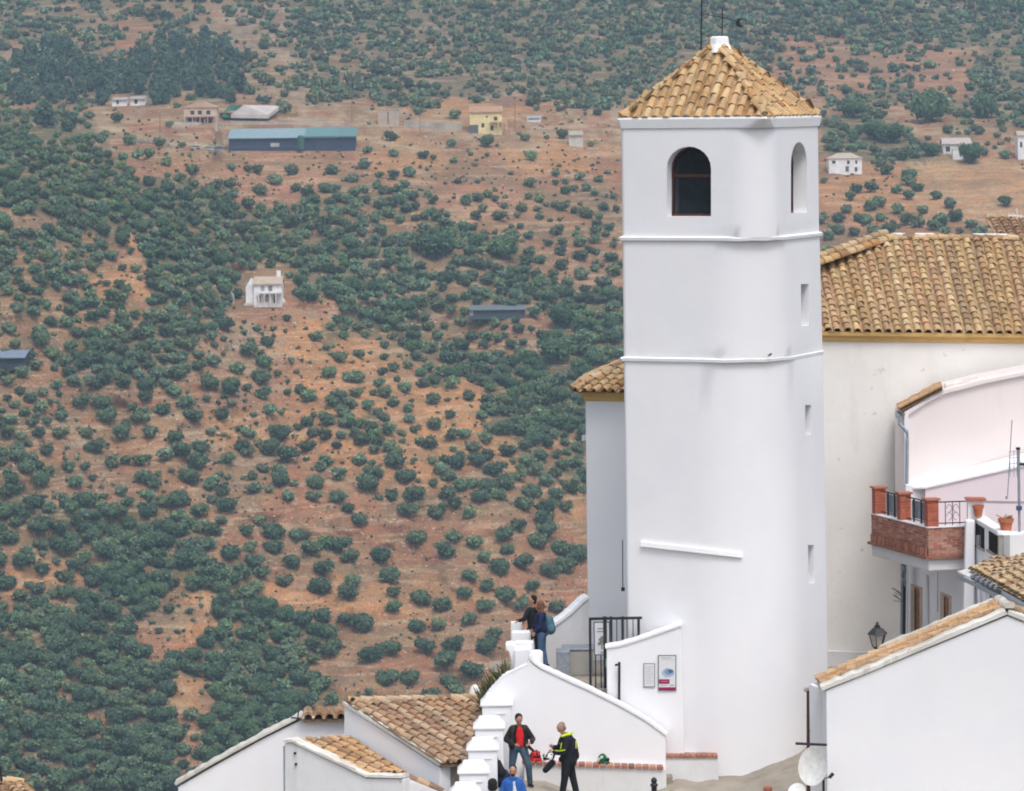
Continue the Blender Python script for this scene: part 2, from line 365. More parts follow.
GUL = [(9.5, 11, [(60, 140), (120, 170), (200, 215), (300, 255), (380, 300)]), (9.5, 12, [(380, 318), (440, 345), (500, 372), (600, 415)]), (9.5, 12, [(0, 490), (100, 525), (200, 575), (290, 630), (325, 690)]), (9, 9, [(80, 340), (150, 360), (215, 380)]), (9, 8, [(340, 395), (370, 430), (395, 462)]), (9, 8, [(500, 436), (550, 470), (585, 480)]),
       (9, 9, [(440, 210), (480, 240), (520, 285), (560, 300)]), (1.5, 7, [(150, 395), (230, 372), (300, 350)]), (2, 8, [(110, 235), (150, 262), (140, 300)]), (2, 6, [(0, 225), (60, 215)]), (2.5, 7, [(40, 570), (120, 600), (170, 640)]), (2, 7, [(60, 690), (110, 720), (100, 760)]), (2, 7, [(20, 320), (70, 310)])]
def cover(px, py):
    c = np.full(np.shape(px), 4.0)
    jx = px+30*(fbm(px/34+50, py/26, 3)-.5)*2; jy = py+22*(fbm(px/30, py/24+80, 3)-.5)*2
    for x0, y0, x1, y1, v in COVER: c = np.where((jx > x0) & (jx < x1) & (jy > y0) & (jy < y1), v, c)
    for v, w_, pts in GUL:
        for (ax, ay), (bx, by) in zip(pts, pts[1:]):
            t = np.clip(((jx-ax)*(bx-ax)+(jy-ay)*(by-ay))/((bx-ax)**2+(by-ay)**2), 0, 1); c = np.where(np.hypot(jx-ax-t*(bx-ax), jy-ay-t*(by-ay)) < w_, v, c)
    return c
gx = np.concatenate([np.arange(-560, -60, 20), np.arange(-60, 1084, 4), np.arange(1084, 1584, 20)]).astype(float)
gy = np.concatenate([np.arange(-700, -40, 30), np.arange(-40, 811, 3), np.arange(820, 2200, 30)]).astype(float)
GX, GY = np.meshgrid(gx, gy); GD = Dterr(GX, GY); V3 = grid_world(GX, GY, GD).reshape(-1, 3)
nr_, nc_ = GX.shape; idx = np.arange(nr_*nc_).reshape(nr_, nc_)
quads = np.stack([idx[:-1, :-1], idx[1:, :-1], idx[1:, 1:], idx[:-1, 1:]], -1).reshape(-1, 4)
def np_mesh(name, v, q, mats, col=None, mi=None):
    me = bpy.data.meshes.new(name); me.vertices.add(len(v)); me.vertices.foreach_set('co', np.ascontiguousarray(v, dtype=np.float32).ravel())
    me.loops.add(q.size); me.loops.foreach_set('vertex_index', q.ravel().astype(np.int32)); me.polygons.add(len(q))
    me.polygons.foreach_set('loop_start', np.arange(0, q.size, q.shape[1], dtype=np.int32))
    if col is not None:
        a = me.color_attributes.new('tc', 'FLOAT_COLOR', 'POINT'); c4 = np.ones((len(v), 4), np.float32); c4[:, :3] = col; a.data.foreach_set('color', c4.ravel())
    for m in mats: me.materials.append(M[m] if isinstance(m, str) else m)
    me.update(calc_edges=True); me.validate(); return me
# soil colours: red-brown earth, orange bare patches, straw, grey scrub ground, paths
CV = cover(GX, GY)
base = np.zeros(GX.shape+(3,)); base[:] = (.40, .205, .130)
def blend(c, f): global base; base = base*(1-f[..., None])+np.array(c)*f[..., None]
wob = 26*(fbm(GX/22+7, GY/16+3, 3)-.5)*2; wobx = GX+wob; woby = GY+18*(fbm(GX/20, GY/14+40, 3)-.5)*2
def ell(cx, cy, rx, ry): return sstep(1.25, .7, np.hypot((wobx-cx)/rx, (woby-cy)/ry))
blend((.33, .24, .14), sstep(.50, .66, fbm(GX/60+21, GY/22+2, 4))*.6)
blend((.46, .35, .23), sstep(.55, .72, fbm(GX/34+2, GY/9+12, 4))*.6)
blend((.27, .205, .145), sstep(.54, .68, fbm(GX/50+71, GY/28+32, 4))*.6)
for e in [(120, 285, 45, 26), (330, 340, 62, 22), (345, 385, 60, 42), (400, 400, 60, 35), (460, 395, 45, 30), (480, 440, 80, 30), (400, 455, 90, 28), (215, 610, 28, 45), (190, 225, 120, 10), (75, 215, 20, 25), (140, 240, 25, 18), (200, 560, 30, 25), (60, 580, 70, 14), (510, 430, 60, 50), (455, 110, 80, 8), (400, 155, 50, 18), (560, 155, 60, 16), (350, 600, 140, 20), (560, 500, 40, 20), (90, 720, 25, 12), (185, 690, 30, 20), (270, 430, 80, 20), (860, 195, 60, 30)]:
    blend((.60, .33, .165), ell(*e)*.75)
for e in [(890, 70, 90, 30), (480, 205, 70, 18), (590, 270, 50, 22), (250, 185, 90, 22), (700, 90, 90, 22), (120, 55, 30, 14), (460, 20, 30, 10)]:
    blend((.54, .29, .20), ell(*e)*.7)
for e in [(270, 30, 80, 38), (250, 345, 40, 26), (385, 265, 50, 24), (450, 280, 50, 10), (200, 440, 25, 10), (85, 445, 22, 12), (540, 80, 50, 16), (300, 90, 60, 20), (360, 320, 60, 8), (30, 50, 50, 16), (595, 100, 40, 22), (600, 360, 30, 20)]:
    blend((.48, .41, .35), ell(*e)*.8*sstep(.40, .60, fbm(GX/7, GY/5, 2)))
blend((.50, .42, .32), sstep(.50, .62, fbm(GX/11+31, GY/3.5+2, 3))*sstep(104, 112, GY)*sstep(160, 148, GY)*.8)
blend((.56, .36, .22), sstep(0, 8, GY-158)*sstep(0, 10, 228-GY)*sstep(0, 14, wobx-905)*.95)
blend((.62, .44, .27), ell(945, 165, 55, 9)*.8)
blend((.15, .16, .09), np.clip((CV-4)/4, 0, 1)*.85)
blend((.24, .21, .17), np.clip((CV-3)/4, 0, 1)*sstep(112, 98, GY)*sstep(.38, .56, fbm(GX/16+9, GY/8+2, 3))*.75)
blend((.20, .19, .16), sstep(100, 60, GY)*.35*sstep(.45, .6, fbm(GX/25+5, GY/12+5, 3)))
def track(pts, wpx, c, a=.9):
    d = np.full(GX.shape, 1e9)
    for (x0, y0), (x1, y1) in zip(pts, pts[1:]):
        t = np.clip(((GX-x0)*(x1-x0)+(GY-y0)*(y1-y0))/((x1-x0)**2+(y1-y0)**2), 0, 1); d = np.minimum(d, np.hypot(GX-x0-t*(x1-x0), (GY-y0-t*(y1-y0))*1.4))
    blend(c, sstep(wpx+1.5, wpx-1, d)*a)
track([(40, 745), (38, 770), (28, 800)], 4.5, (.55, .46, .36)); track([(100, 125), (125, 134), (180, 142), (250, 147)], 3.5, (.52, .44, .33)); track([(70, 122), (180, 120), (240, 124)], 2.5, (.5, .38, .27), .7)
track([(300, 525), (420, 524), (500, 522), (590, 527)], 2.5, (.42, .29, .19), .6); track([(310, 610), (400, 590), (480, 578), (590, 540)], 3, (.45, .29, .17), .6)
track([(180, 430), (260, 408), (330, 400)], 3, (.42, .27, .17), .6); track([(130, 385), (230, 370), (300, 375)], 2.5, (.4, .26, .17), .5); track([(340, 293), (440, 297), (530, 300), (600, 290)], 2.5, (.44, .3, .2), .6)
track([(420, 183), (500, 187), (600, 178)], 2, (.46, .22, .16), .6); track([(360, 124), (470, 132), (500, 134)], 3, (.5, .42, .33), .7); track([(908, 160), (940, 190), (990, 215)], 2, (.48, .36, .24), .5)
m, t, b = nodes('hillside_earth')
a = N(t, 'ShaderNodeAttribute', attribute_name='tc'); g = geo(t)
n1 = noise(t, .09, 8, .7, g); n2 = noise(t, .9, 5, .7, g); n3 = noise(t, .28, 6, .68, g); n5 = noise(t, .45, 5, .7, g)
c = mix(t, ramp(t, n1.outputs[0], [(.35, 0), (.65, 1)]), mix(t, 1.0, a.outputs['Color'], (.72, .74, .78), 'MULTIPLY'), mix(t, 1.0, a.outputs['Color'], (1.18, 1.15, 1.10), 'MULTIPLY'))
c = mix(t, ramp(t, n3.outputs[0], [(.54, 0), (.66, .55)]), c, (.17, .16, .09))
n7 = noise(t, 1.0, 4, .6, geo(t, (.05, .05, .9))); c = mix(t, ramp(t, n7.outputs[0], [(.50, 0), (.58, .38)]), c, (.26, .19, .12)); c = mix(t, ramp(t, n7.outputs[0], [(.40, .4), (.46, 0)]), c, (.56, .42, .28))
n8 = noise(t, .75, 3, .75, g); c = mix(t, ramp(t, n8.outputs[0], [(.60, 0), (.66, .7)]), c, (.12, .13, .07))
c = mix(t, ramp(t, n5.outputs[0], [(.60, 0), (.72, .55)]), c, (.50, .42, .29))
c = mix(t, ramp(t, n2.outputs[0], [(.60, 0), (.66, .8)]), c, (.60, .54, .47))
n6 = noise(t, 1.6, 3, .8, g); c = mix(t, 1.0, c, ramp(t, n6.outputs[0], [(.3, .62), (.7, 1.3)]), 'MULTIPLY')
t.links.new(c, b.inputs['Base Color']); b.inputs['Roughness'].default_value = .95; b.inputs['Specular IOR Level'].default_value = .05
bump(t, b, n3.outputs[0], .9, 1.2); M['earth'] = m
base = base*np.array([.90, .78, .64])
me = np_mesh('hillside', V3, quads, ['earth'], base.reshape(-1, 3)); me.polygons.foreach_set('use_smooth', [True]*len(me.polygons))
ter = bpy.data.objects.new('hillside', me); COL.objects.link(ter); tag(ter, 'red earth hillsides across the valley, dotted with olive trees', kind='structure')
# ------------------------------------------------------------ haze
hz = MB(); hz.box((0, 1550, -150), (2400, 3300, 1350)); hzo = hz.build('haze', 'white', bevel=0)
hm = bpy.data.materials.new('valley_haze'); hm.use_nodes = True; t = hm.node_tree; t.nodes.clear(); o_ = N(t, 'ShaderNodeOutputMaterial'); pv = N(t, 'ShaderNodeVolumePrincipled')
pv.inputs['Color'].default_value = (.55, .78, 1.0, 1); pv.inputs['Density'].default_value = .00019; pv.inputs['Anisotropy'].default_value = .1
t.links.new(pv.outputs[0], o_.inputs['Volume']); hzo.data.materials.clear(); hzo.data.materials.append(hm); tag(hzo, 'thin bluish haze filling the valley air', kind='stuff')
# ------------------------------------------------------------ trees
def rand_dirs(r, n):
    d = r.normal(size=(n, 3)); return d/np.linalg.norm(d, axis=1)[:, None]
ICO_V = ICO_F = None
bm = bmesh.new(); bmesh.ops.create_cube(bm, size=2); bmesh.ops.subdivide_edges(bm, edges=bm.edges[:], cuts=2, use_grid_fill=True); bm.verts.index_update()
ICO_V = np.array([v.co.normalized()[:] for v in bm.verts]); ICO_F = np.array([[v.index for v in f.verts] for f in bm.faces]); bm.free()
def tree_arr(seed, R=1.0, H=1.5, lumps=9, leaves=760, leaf=.105, kind='olive', trunk=True):
    """unit tree: crown radius R, top at H, stands at z=0; returns verts, quads, tone per vertex"""
    r = np.random.RandomState(seed); vs = []; qs = []; ts = []; n = 0
    if kind == 'pine':
        cz = np.linspace(.25, .9, lumps)*H; cs = [((r.rand()-.5)*.9*R*(1-z/H*.6), (r.rand()-.5)*.9*R*(1-z/H*.6), z, R*(.62-.32*z/H)) for z in cz]
    elif kind == 'bush':
        cs = [(R*.5*(r.rand()-.5)*2, R*.5*(r.rand()-.5)*2, H*.35*r.rand()+H*.25, R*(.4+.25*r.rand())) for _ in range(lumps)]
    else:
        cs = []
        for k in range(lumps):
            a = 2*math.pi*(k+r.rand()*.7)/lumps; q = R*(.30+.32*r.rand()) if k else 0
            cs.append((q*math.cos(a), q*math.sin(a), H*(.30+.36*r.rand()), R*(.42+.20*r.rand())))
    for (x, y, z, rr) in cs:
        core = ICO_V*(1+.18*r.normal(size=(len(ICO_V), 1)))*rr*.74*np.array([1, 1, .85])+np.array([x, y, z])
        vs.append(core); qs.append(ICO_F+n); ts.append(np.full(len(core), .58)); n += len(core)  # core toned darker than the leaves: inner crown shade put into the colour
        m_ = leaves//lumps; d = rand_dirs(r, m_); c_ = d*(rr*(.70+.45*r.rand(m_, 1)))*np.array([1, 1, .9])+np.array([x, y, z])
        nn = d+.9*rand_dirs(r, m_); nn /= np.linalg.norm(nn, axis=1)[:, None]
        u = np.cross(nn, rand_dirs(r, m_)); u /= np.linalg.norm(u, axis=1)[:, None]; w2 = np.cross(nn, u); s_ = leaf*(.6+.8*r.rand(m_, 1))
        q = np.stack([c_-u*s_, c_+w2*s_*.7, c_+u*s_, c_-w2*s_*.7], 1).reshape(-1, 3)
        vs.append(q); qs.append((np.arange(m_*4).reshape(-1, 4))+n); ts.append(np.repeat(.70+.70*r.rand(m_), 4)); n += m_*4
    if trunk:
        for k in range(3):
            a0 = r.rand()*6.28; p0 = np.array([0.05*math.cos(a0), .05*math.sin(a0), -.35]); p1 = np.array([.35*R*math.cos(a0), .35*R*math.sin(a0), H*.5]); pts = []
            for p, q_ in ((p0, .10), ((p0+p1)/2, .07), (p1, .035)):
                for j in range(5): pts.append(p+q_*R*np.array([math.cos(j*1.2566), math.sin(j*1.2566), 0]))
            f_ = [[l*5+j, l*5+(j+1) % 5, (l+1)*5+(j+1) % 5, (l+1)*5+j] for l in range(2) for j in range(5)]
            vs.append(np.array(pts)); qs.append(np.array(f_)+n); ts.append(np.full(15, -1.0)); n += 15
    return np.concatenate(vs), np.concatenate(qs), np.concatenate(ts)
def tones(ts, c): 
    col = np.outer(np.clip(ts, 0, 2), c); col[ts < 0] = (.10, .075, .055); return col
def foliage_mat():
    m, t, b = nodes('foliage'); a = N(t, 'ShaderNodeAttribute', attribute_name='tc'); oi = N(t, 'ShaderNodeObjectInfo')
    n = noise(t, .5, 4, .6, geo(t)); c = mix(t, ramp(t, n.outputs[0], [(.35, 0), (.65, 1)]), mix(t, 1., a.outputs['Color'], (.75, .78, .85), 'MULTIPLY'), mix(t, 1., a.outputs['Color'], (1.2, 1.15, 1.0), 'MULTIPLY'))
    c = mix(t, ramp(t, oi.outputs['Random'], [(0, 0), (1, .9)]), c, mix(t, 1., c, (1.8, 1.55, 1.35), 'MULTIPLY'))
    t.links.new(c, b.inputs['Base Color']); b.inputs['Roughness'].default_value = .8; b.inputs['Specular IOR Level'].default_value = .15; return m
M['leaf'] = foliage_mat()
OL = (.076, .130, .084); PN = (.070, .120, .095); BS = (.10, .13, .085); OK_ = (.072, .135, .075)
def Z4(x0, y0, s, L): return [(x0+a/s, y0+b/s) for a, b in L]
hand = []
hand += Z4(300, 460, 3.2, [(450,30),(70,20),(125,45),(50,70),(45,115),(120,120),(155,155),(190,190),(215,75),(235,45),(340,55),(295,110),(365,110),(345,160),(515,80),(575,115),(540,170),(435,170),(640,110),(700,50),(375,250),(465,290),(490,245),(560,265),(590,310),(545,370),(640,345),(715,330),(660,285),(655,240),(700,210),(760,260),(780,190),(830,285),(800,355),(850,335),(890,300),(525,425),(600,400),(655,435),(745,405),(595,465),(540,510),(715,460),(820,470),(620,560),(595,600),(550,675),(465,640),(490,590),(400,595),(375,530),(440,525),(455,465),(390,440),(300,470),(300,425),(290,370),(165,385),(150,425),(75,345),(65,405),(105,270),(80,265),(130,275),(35,285),(160,305),(258,305),(90,550),(200,525),(150,510),(10,510),(230,620),(295,605),(280,700),(350,700),(480,710),(505,740),(10,240),(105,600),(70,500),(620,30),(740,100),(820,110),(870,90),(820,40),(570,0),(415,760),(600,80),(660,70),(720,140),(790,150),(850,150),(790,230),(480,50)])
hand += Z4(0, 300, 2.637, [(90,30),(25,75),(175,60),(245,45),(100,90),(60,190),(20,215),(110,105),(185,120),(270,30),(330,100),(430,155),(530,75),(705,110),(695,165),(690,205),(695,245),(710,290),(625,180),(560,160),(655,130),(325,215),(385,220),(385,255),(460,240),(490,270),(510,305),(555,220),(585,300),(430,290),(370,300),(375,310),(395,350),(285,305),(270,270),(215,265),(165,305),(160,350),(230,350),(250,385),(125,395),(320,350),(655,350),(460,360),(480,395),(530,390),(520,425),(300,425),(370,425),(380,465),(435,410),(405,480),(600,420),(650,400),(710,390),(740,355),(755,410),(640,385),(30,315),(20,350),(45,410),(70,440),(180,440),(200,480),(110,475),(320,505),(290,560),(385,555),(390,515),(430,530),(470,525),(500,470),(560,480),(590,500),(600,540),(670,495),(760,515),(740,475),(740,450),(525,555),(470,605),(565,605),(650,610),(680,580),(720,610),(45,585),(100,600),(10,560),(30,500),(90,530),(130,545),(190,550),(60,690),(110,710),(15,745),(100,760),(180,730),(190,650),(240,740),(490,690),(610,665),(690,720),(750,740),(780,620),(770,690),(660,650),(720,650)])
hand += Z4(300, 230, 3.2, [(205,145),(300,150),(390,175),(335,35),(100,60),(45,115),(445,240),(600,160),(530,210),(770,95),(900,80),(945,30),(1005,130),(900,140),(210,210),(360,270),(250,280),(325,310),(550,340),(635,345),(570,295),(750,265),(700,315),(955,320),(615,415),(705,390),(520,400),(590,370),(410,310),(440,335),(50,340),(100,310),(190,395),(125,405),(90,455),(25,530),(100,550),(155,470),(185,470),(255,490),(335,505),(270,520),(295,550),(385,455),(395,490),(425,540),(300,440),(580,595),(665,580),(605,635),(590,665),(540,530),(480,590),(430,620),(600,720),(555,695),(485,655),(525,650),(700,640),(350,570),(350,600),(270,600),(285,640),(195,620),(215,560),(180,520),(90,610),(130,655),(25,690),(770,720),(790,680),(720,690),(880,740),(500,740),(190,670),(240,700),(80,740),(185,735),(410,680)])
hand += Z4(300, 0, 3.2, [(290,435),(115,490),(100,545),(170,570),(300,490),(395,495),(300,560),(350,550),(215,480),(600,450),(720,440),(740,500),(870,490),(840,430),(895,565),(850,610),(915,600),(535,640),(425,640),(460,710),(80,600),(210,640),(340,665),(240,700),(320,700),(20,610),(915,680),(840,660),(735,585),(640,690),(565,690),(485,460)])
hand += Z4(70, 70, 3.413, [(205,240),(490,210),(160,165),(340,185),(60,190),(100,235),(270,285),(305,250),(230,290),(330,310),(420,340),(375,370),(550,330),(610,300),(640,340),(750,300),(755,340),(700,375),(650,410),(895,340),(930,295),(1000,320),(970,370),(870,400),(545,385),(500,390),(770,400)])
hand += Z4(820, 80, 4.946, [(150,575),(375,540),(440,570),(575,570),(640,610),(670,670),(750,710),(790,750),(510,640),(330,445),(440,470),(440,500),(480,530),(250,530),(180,540),(250,620),(130,640),(190,680),(225,690),(90,680),(385,640),(300,680),(290,600),(170,750),(270,750),(90,740),(40,770),(430,690),(490,700),(560,720),(600,690),(620,750),(340,740),(915,600),(720,400),(300,410),(180,480)])
FG = [[(560, 360), (628, 355), (618, 100), (722, 30), (822, 110), (824, 262), (890, 236), (1024, 236), (1100, 236), (1100, 900), (300, 900), (300, 791), (283, 745), (303, 716), (345, 700), (478, 696), (520, 640), (585, 600)]]
FG[0] = [(586, 375), (624, 366), (617, 118), (722, 40), (822, 118), (824, 258), (890, 236), (1100, 236), (1100, 900), (150, 900), (180, 783), (303, 716), (345, 700), (478, 696), (505, 640), (585, 600)]
# buildings on the slopes that no tree may stand in front of: (x0, y0, x1, y1)
KEEP = [(180, 98, 220, 126), (226, 108, 360, 152), (376, 106, 404, 126), (465, 102, 510, 134), (244, 272, 286, 308), (828, 150, 866, 174), (938, 135, 972, 158), (1010, 128, 1040, 164), (568, 130, 586, 146), (400, 120, 464, 134), (110, 96, 146, 108)]
def blocked(x, y, r): return any(x0-r*.5 < x < x1+r*.5 and y0 < y < y1+2.2*r for x0, y0, x1, y1 in KEEP)
rs = np.random.RandomState(11); trees = []          # px, py(base), radius m, kind
def rad(D): return 1.0
for x, y in hand:
    if inpoly(x, y-4, FG[0]) or blocked(x, y, 4): continue
    rp = np.interp(y, [100, 200, 350, 600, 791], [6.2, 7.6, 9.0, 10.8, 12])*(.78+.42*rs.rand())*(.85 if x > 300 and 320 < y < 460 else 1)
    trees.append((x, y+rp*.62, rp, 'olive'))
bigs = [(503, 258, 17, 'oak'), (437, 258, 19, 'oak'), (562, 328, 16, 'oak'), (556, 362, 18, 'oak'), (928, 122, 20, 'oak'), (875, 140, 14, 'oak'), (892, 143, 15, 'oak'), (931, 156, 10, 'oak'), (970, 163, 12, 'oak'), (985, 118, 14, 'oak'), (852, 118, 13, 'oak'), (487, 147, 8, 'oak'), (70, 132, 12, 'pine'), (45, 128, 16, 'pine')]
for x, y, rp, k in bigs: trees.append((x, y, rp, k))
cell = {}
def near(x, y, r):
    i, j = int(x//24), int(y//24)
    for a in (-1, 0, 1):
        for b_ in (-1, 0, 1):
            for (u, v, q) in cell.get((i+a, j+b_), ()):
                if (u-x)**2+((v-y)*1.25)**2 < (q+r)**2: return True
    return False
def put(x, y, r): cell.setdefault((int(x//24), int(y//24)), []).append((x, y, r))
for x, y, rp, k in trees: put(x, y, rp*.8)
# pine wood above the farm
for k in range(2200):
    x, y = rs.uniform(10, 245), rs.uniform(40, 106)
    if y < np.interp(x, [10, 60, 110, 160, 200, 245], [80, 62, 84, 56, 48, 80])+rs.uniform(-16, 16) or blocked(x, y, 3) or rs.rand() >  -.15+1.35*float(vnoise(np.array(x/15), np.array(y/11+9))): continue
    rp = rs.uniform(6, 13.5)
    if near(x, y, rp*.4): continue
    put(x, y, rp*.45); trees.append((x, y, rp, 'pine'))
CXY = rs.uniform((-120, -60), (1150, 900), (75000, 2)); CCV = cover(CXY[:, 0], CXY[:, 1]).tolist(); CXY = CXY.tolist()
for (x, y), cv in zip(CXY, CCV):
    if inpoly(x, y-6, FG[0]) and inpoly(x, y-26, FG[0]): continue
    far = y < 112
    cv0 = cv
    if far: cv = cv*(.55+.95*float(vnoise(np.array(x/30+3), np.array(y/13+4))))+1.2*(float(vnoise(np.array(x/9), np.array(y/6)))-.5)*2
    if cv < 1 or rs.rand() > (cv/9.5)**1.6: continue
    if blocked(x, y, 5): continue
    rp = (rs.uniform(2.4, 8.6)*(.75+.5*rs.rand()) if far else np.interp(y, [100, 200, 350, 600, 791, 900], [5.2, 7.4, 8.6, 10.2, 11.5, 12])*(rs.uniform(.75, 1.25) if cv >= 6 else rs.uniform(.45, 1.1)))
    if cv < 3.6 and not far: rp *= rs.uniform(.25, .8)
    if near(x, y, rp*(.36 if far else .52 if cv >= 6 else .78)): continue
    put(x, y, rp*(.36 if far else .52 if cv >= 6 else .8))
    trees.append((x, y+rp*.4, rp, 'scrub' if far or rp < 4.2 else ('oak' if cv > 8 and rs.rand() < .35 else 'olive')))
# assign: the largest 290 olives are individuals, the rest one mass
vis = lambda x, y, r: -r < x < 1024+r and -r < y-r < 791 and not inpoly(x, y-r, FG[0])
ol = sorted([t_ for t_ in trees if t_[3] == 'olive' and vis(*t_[:3])], key=lambda q: -q[2]); ind = set(ol[:295])
for k in ('oak', 'pine'): ind |= set(sorted([t_ for t_ in trees if t_[3] == k and vis(*t_[:3])], key=lambda q: -q[2])[:{'oak': 130, 'pine': 200}[k]])
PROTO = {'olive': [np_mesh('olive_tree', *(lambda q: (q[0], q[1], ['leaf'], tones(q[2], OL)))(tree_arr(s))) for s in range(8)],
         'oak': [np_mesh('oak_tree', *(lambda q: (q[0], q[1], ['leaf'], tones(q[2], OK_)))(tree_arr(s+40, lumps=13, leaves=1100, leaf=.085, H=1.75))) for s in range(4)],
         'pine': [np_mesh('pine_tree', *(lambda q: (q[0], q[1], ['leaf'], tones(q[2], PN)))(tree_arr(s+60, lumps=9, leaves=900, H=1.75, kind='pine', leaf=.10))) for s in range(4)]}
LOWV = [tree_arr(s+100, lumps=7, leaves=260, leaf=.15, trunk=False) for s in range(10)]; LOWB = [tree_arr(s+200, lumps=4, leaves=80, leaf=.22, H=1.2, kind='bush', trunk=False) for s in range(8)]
LM = [('the small white house on the mid slope', 265, 290), ('the long dark shed on the mid slope', 497, 311), ('the blue-roofed shed at the left edge', 10, 358), ('the long farm shed', 292, 138), ('the stone farmhouse', 200, 113), ('the yellow house', 488, 119), ('the small hut', 576, 138), ('the roofless ruin', 388, 115),
      ('the cream villa', 845, 162), ('the white bungalow', 957, 147), ('the house at the right edge', 1021, 145), ('the bare brown field', 960, 190), ('the apse roof', 600, 380), ('the couple on the terrace', 537, 610), ('the spiky shrub', 490, 675), ('the peak of the long gable', 303, 716), ('the broad tiled roof', 400, 700), ('the low end of the long gable', 178, 784),
      ('the aerial at bottom left', 10, 770), ('the pale dirt track', 38, 745), ('the orange clearing at lower left', 215, 612), ('the orange shoulder of the slope', 350, 375), ('the bracket on the apse wall', 584, 437), ('the top of the tower roof', 722, 45), ('the left eaves corner of the tower', 618, 122), ('the boulder patch on the slope', 250, 345), ('the twin white annexes', 128, 100),
      ('the left frame edge at mid height', 0, 480), ('the start of the farm track', 105, 130), ('the top left corner', 0, 0), ('the top right corner', 1024, 0), ('the foot of the apse wall', 583, 560)]
DIRW = ['right of', 'below and right of', 'below', 'below and left of', 'left of', 'above and left of', 'above', 'above and right of']
SEEN = {}
def zone(x, y, kind, rp):
    n, lx, ly = min(LM, key=lambda l: math.hypot(l[1]-x, l[2]-y)); a = math.degrees(math.atan2(y-ly, x-lx)) % 360; d = math.hypot(lx-x, ly-y); dw = 'close by,' if d < 24 else 'near,' if d < 45 else 'not far' if d < 72 else 'far'
    md = np.interp(y, [100, 791], [8, 13]); szs = ['large', 'broad', 'rounded', 'middling', 'small', 'squat'] if rp > md else ['middling', 'rounded', 'small', 'squat', 'broad', 'large']
    return '%s tree %s %s %s' % (kind, dw, DIRW[int((a+22.5)//45) % 8], n)
mv = []; mq = []; mc = []; nn = 0; sv = []; sq = []; scl = []; sn = 0
TA = np.array([t_[:2] for t_ in trees]); TD = Dterr(TA[:, 0], TA[:, 1]).tolist()
for t_, dt in zip(trees, TD):
    x, y, rp, k = t_; g0 = P(x, y, dt); R_ = rp*g0.y/F
    if t_ in ind:
        o = bpy.data.objects.new(k+'_tree', PROTO[k][rs.randint(len(PROTO[k]))]); COL.objects.link(o)
        o.location = g0; s_ = rs.uniform(.92, 1.08); o.scale = (R_*s_, R_/s_, R_*rs.uniform(.9, 1.12)); o.rotation_euler = (0, 0, rs.uniform(0, 6.28))
        lb = zone(x, y, k, rp); SEEN.setdefault(lb, []).append((rp, x, o)); tag(o, lb, 'tree', k+' trees on the valley slopes')
    else:
        v, q, ts = (LOWB if k == 'scrub' else LOWV)[rs.randint(8)]; a_ = rs.uniform(0, 6.28); c_, s_ = math.cos(a_), math.sin(a_)
        v = v*R_; v = np.stack([v[:, 0]*c_-v[:, 1]*s_, v[:, 0]*s_+v[:, 1]*c_, v[:, 2]], 1)+np.array(g0)
        br = rs.uniform(.65, 1.6)*np.array([rs.uniform(.9, 1.2), 1, rs.uniform(.85, 1.15)]); col = tones(ts, np.array(BS if k == 'scrub' and rs.rand() < .35 else OL if k != 'oak' else OK_)*br)
        if k == 'scrub': sv.append(v); sq.append(q+sn); scl.append(col); sn += len(v)
        else: mv.append(v); mq.append(q+nn); mc.append(col); nn += len(v)
# small dry shrubs and stones over the open ground
st_v = []; st_q = []; st_c = []; stn = 0
CXY = rs.uniform((-60, -30), (1080, 840), (15000, 2)); CCV = cover(CXY[:, 0], CXY[:, 1]).tolist(); CDT = Dterr(CXY[:, 0], CXY[:, 1]).tolist(); CXY = CXY.tolist()
for (x, y), cv, dt in zip(CXY, CCV, CDT):
    if inpoly(x, y-4, FG[0]) or blocked(x, y, 0): continue
    g0 = P(x, y, dt)
    if cv < .3 : continue
    if rs.rand() < .5:
        v, q, ts = LOWB[rs.randint(8)]; R_ = rs.uniform(.5, 2.1)*g0.y/F
        v = v*R_+np.array(g0); sv.append(v); sq.append(q+sn); scl.append(tones(ts, np.array([(.12, .115, .065), (.17, .13, .075), (.07, .09, .055)][rs.randint(3)]))); sn += len(v)
    else:
        rk = sum(math.exp(-((x-a)/r1)**2-((y-b_)/r2)**2) for a, b_, r1, r2 in [(270, 30, 70, 35), (245, 345, 35, 25), (385, 262, 40, 20), (200, 440, 25, 12), (300, 95, 60, 15), (500, 60, 60, 20), (180, 145, 110, 14), (420, 128, 90, 12), (550, 80, 60, 30), (450, 150, 90, 30), (600, 350, 20, 30)])
        if rs.rand() > .22+1.3*rk: continue
        R_ = rs.uniform(.3, 1.15)*g0.y/F; v = ICO_V*(1+.25*rs.normal(size=(len(ICO_V), 1)))*R_*np.array([1.3, 1, .7])+np.array(g0)
        st_v.append(v); st_q.append(ICO_F+stn); st_c.append(np.tile(np.array((.42, .37, .32))*rs.uniform(.7, 1.15), (len(v), 1))); stn += len(v)
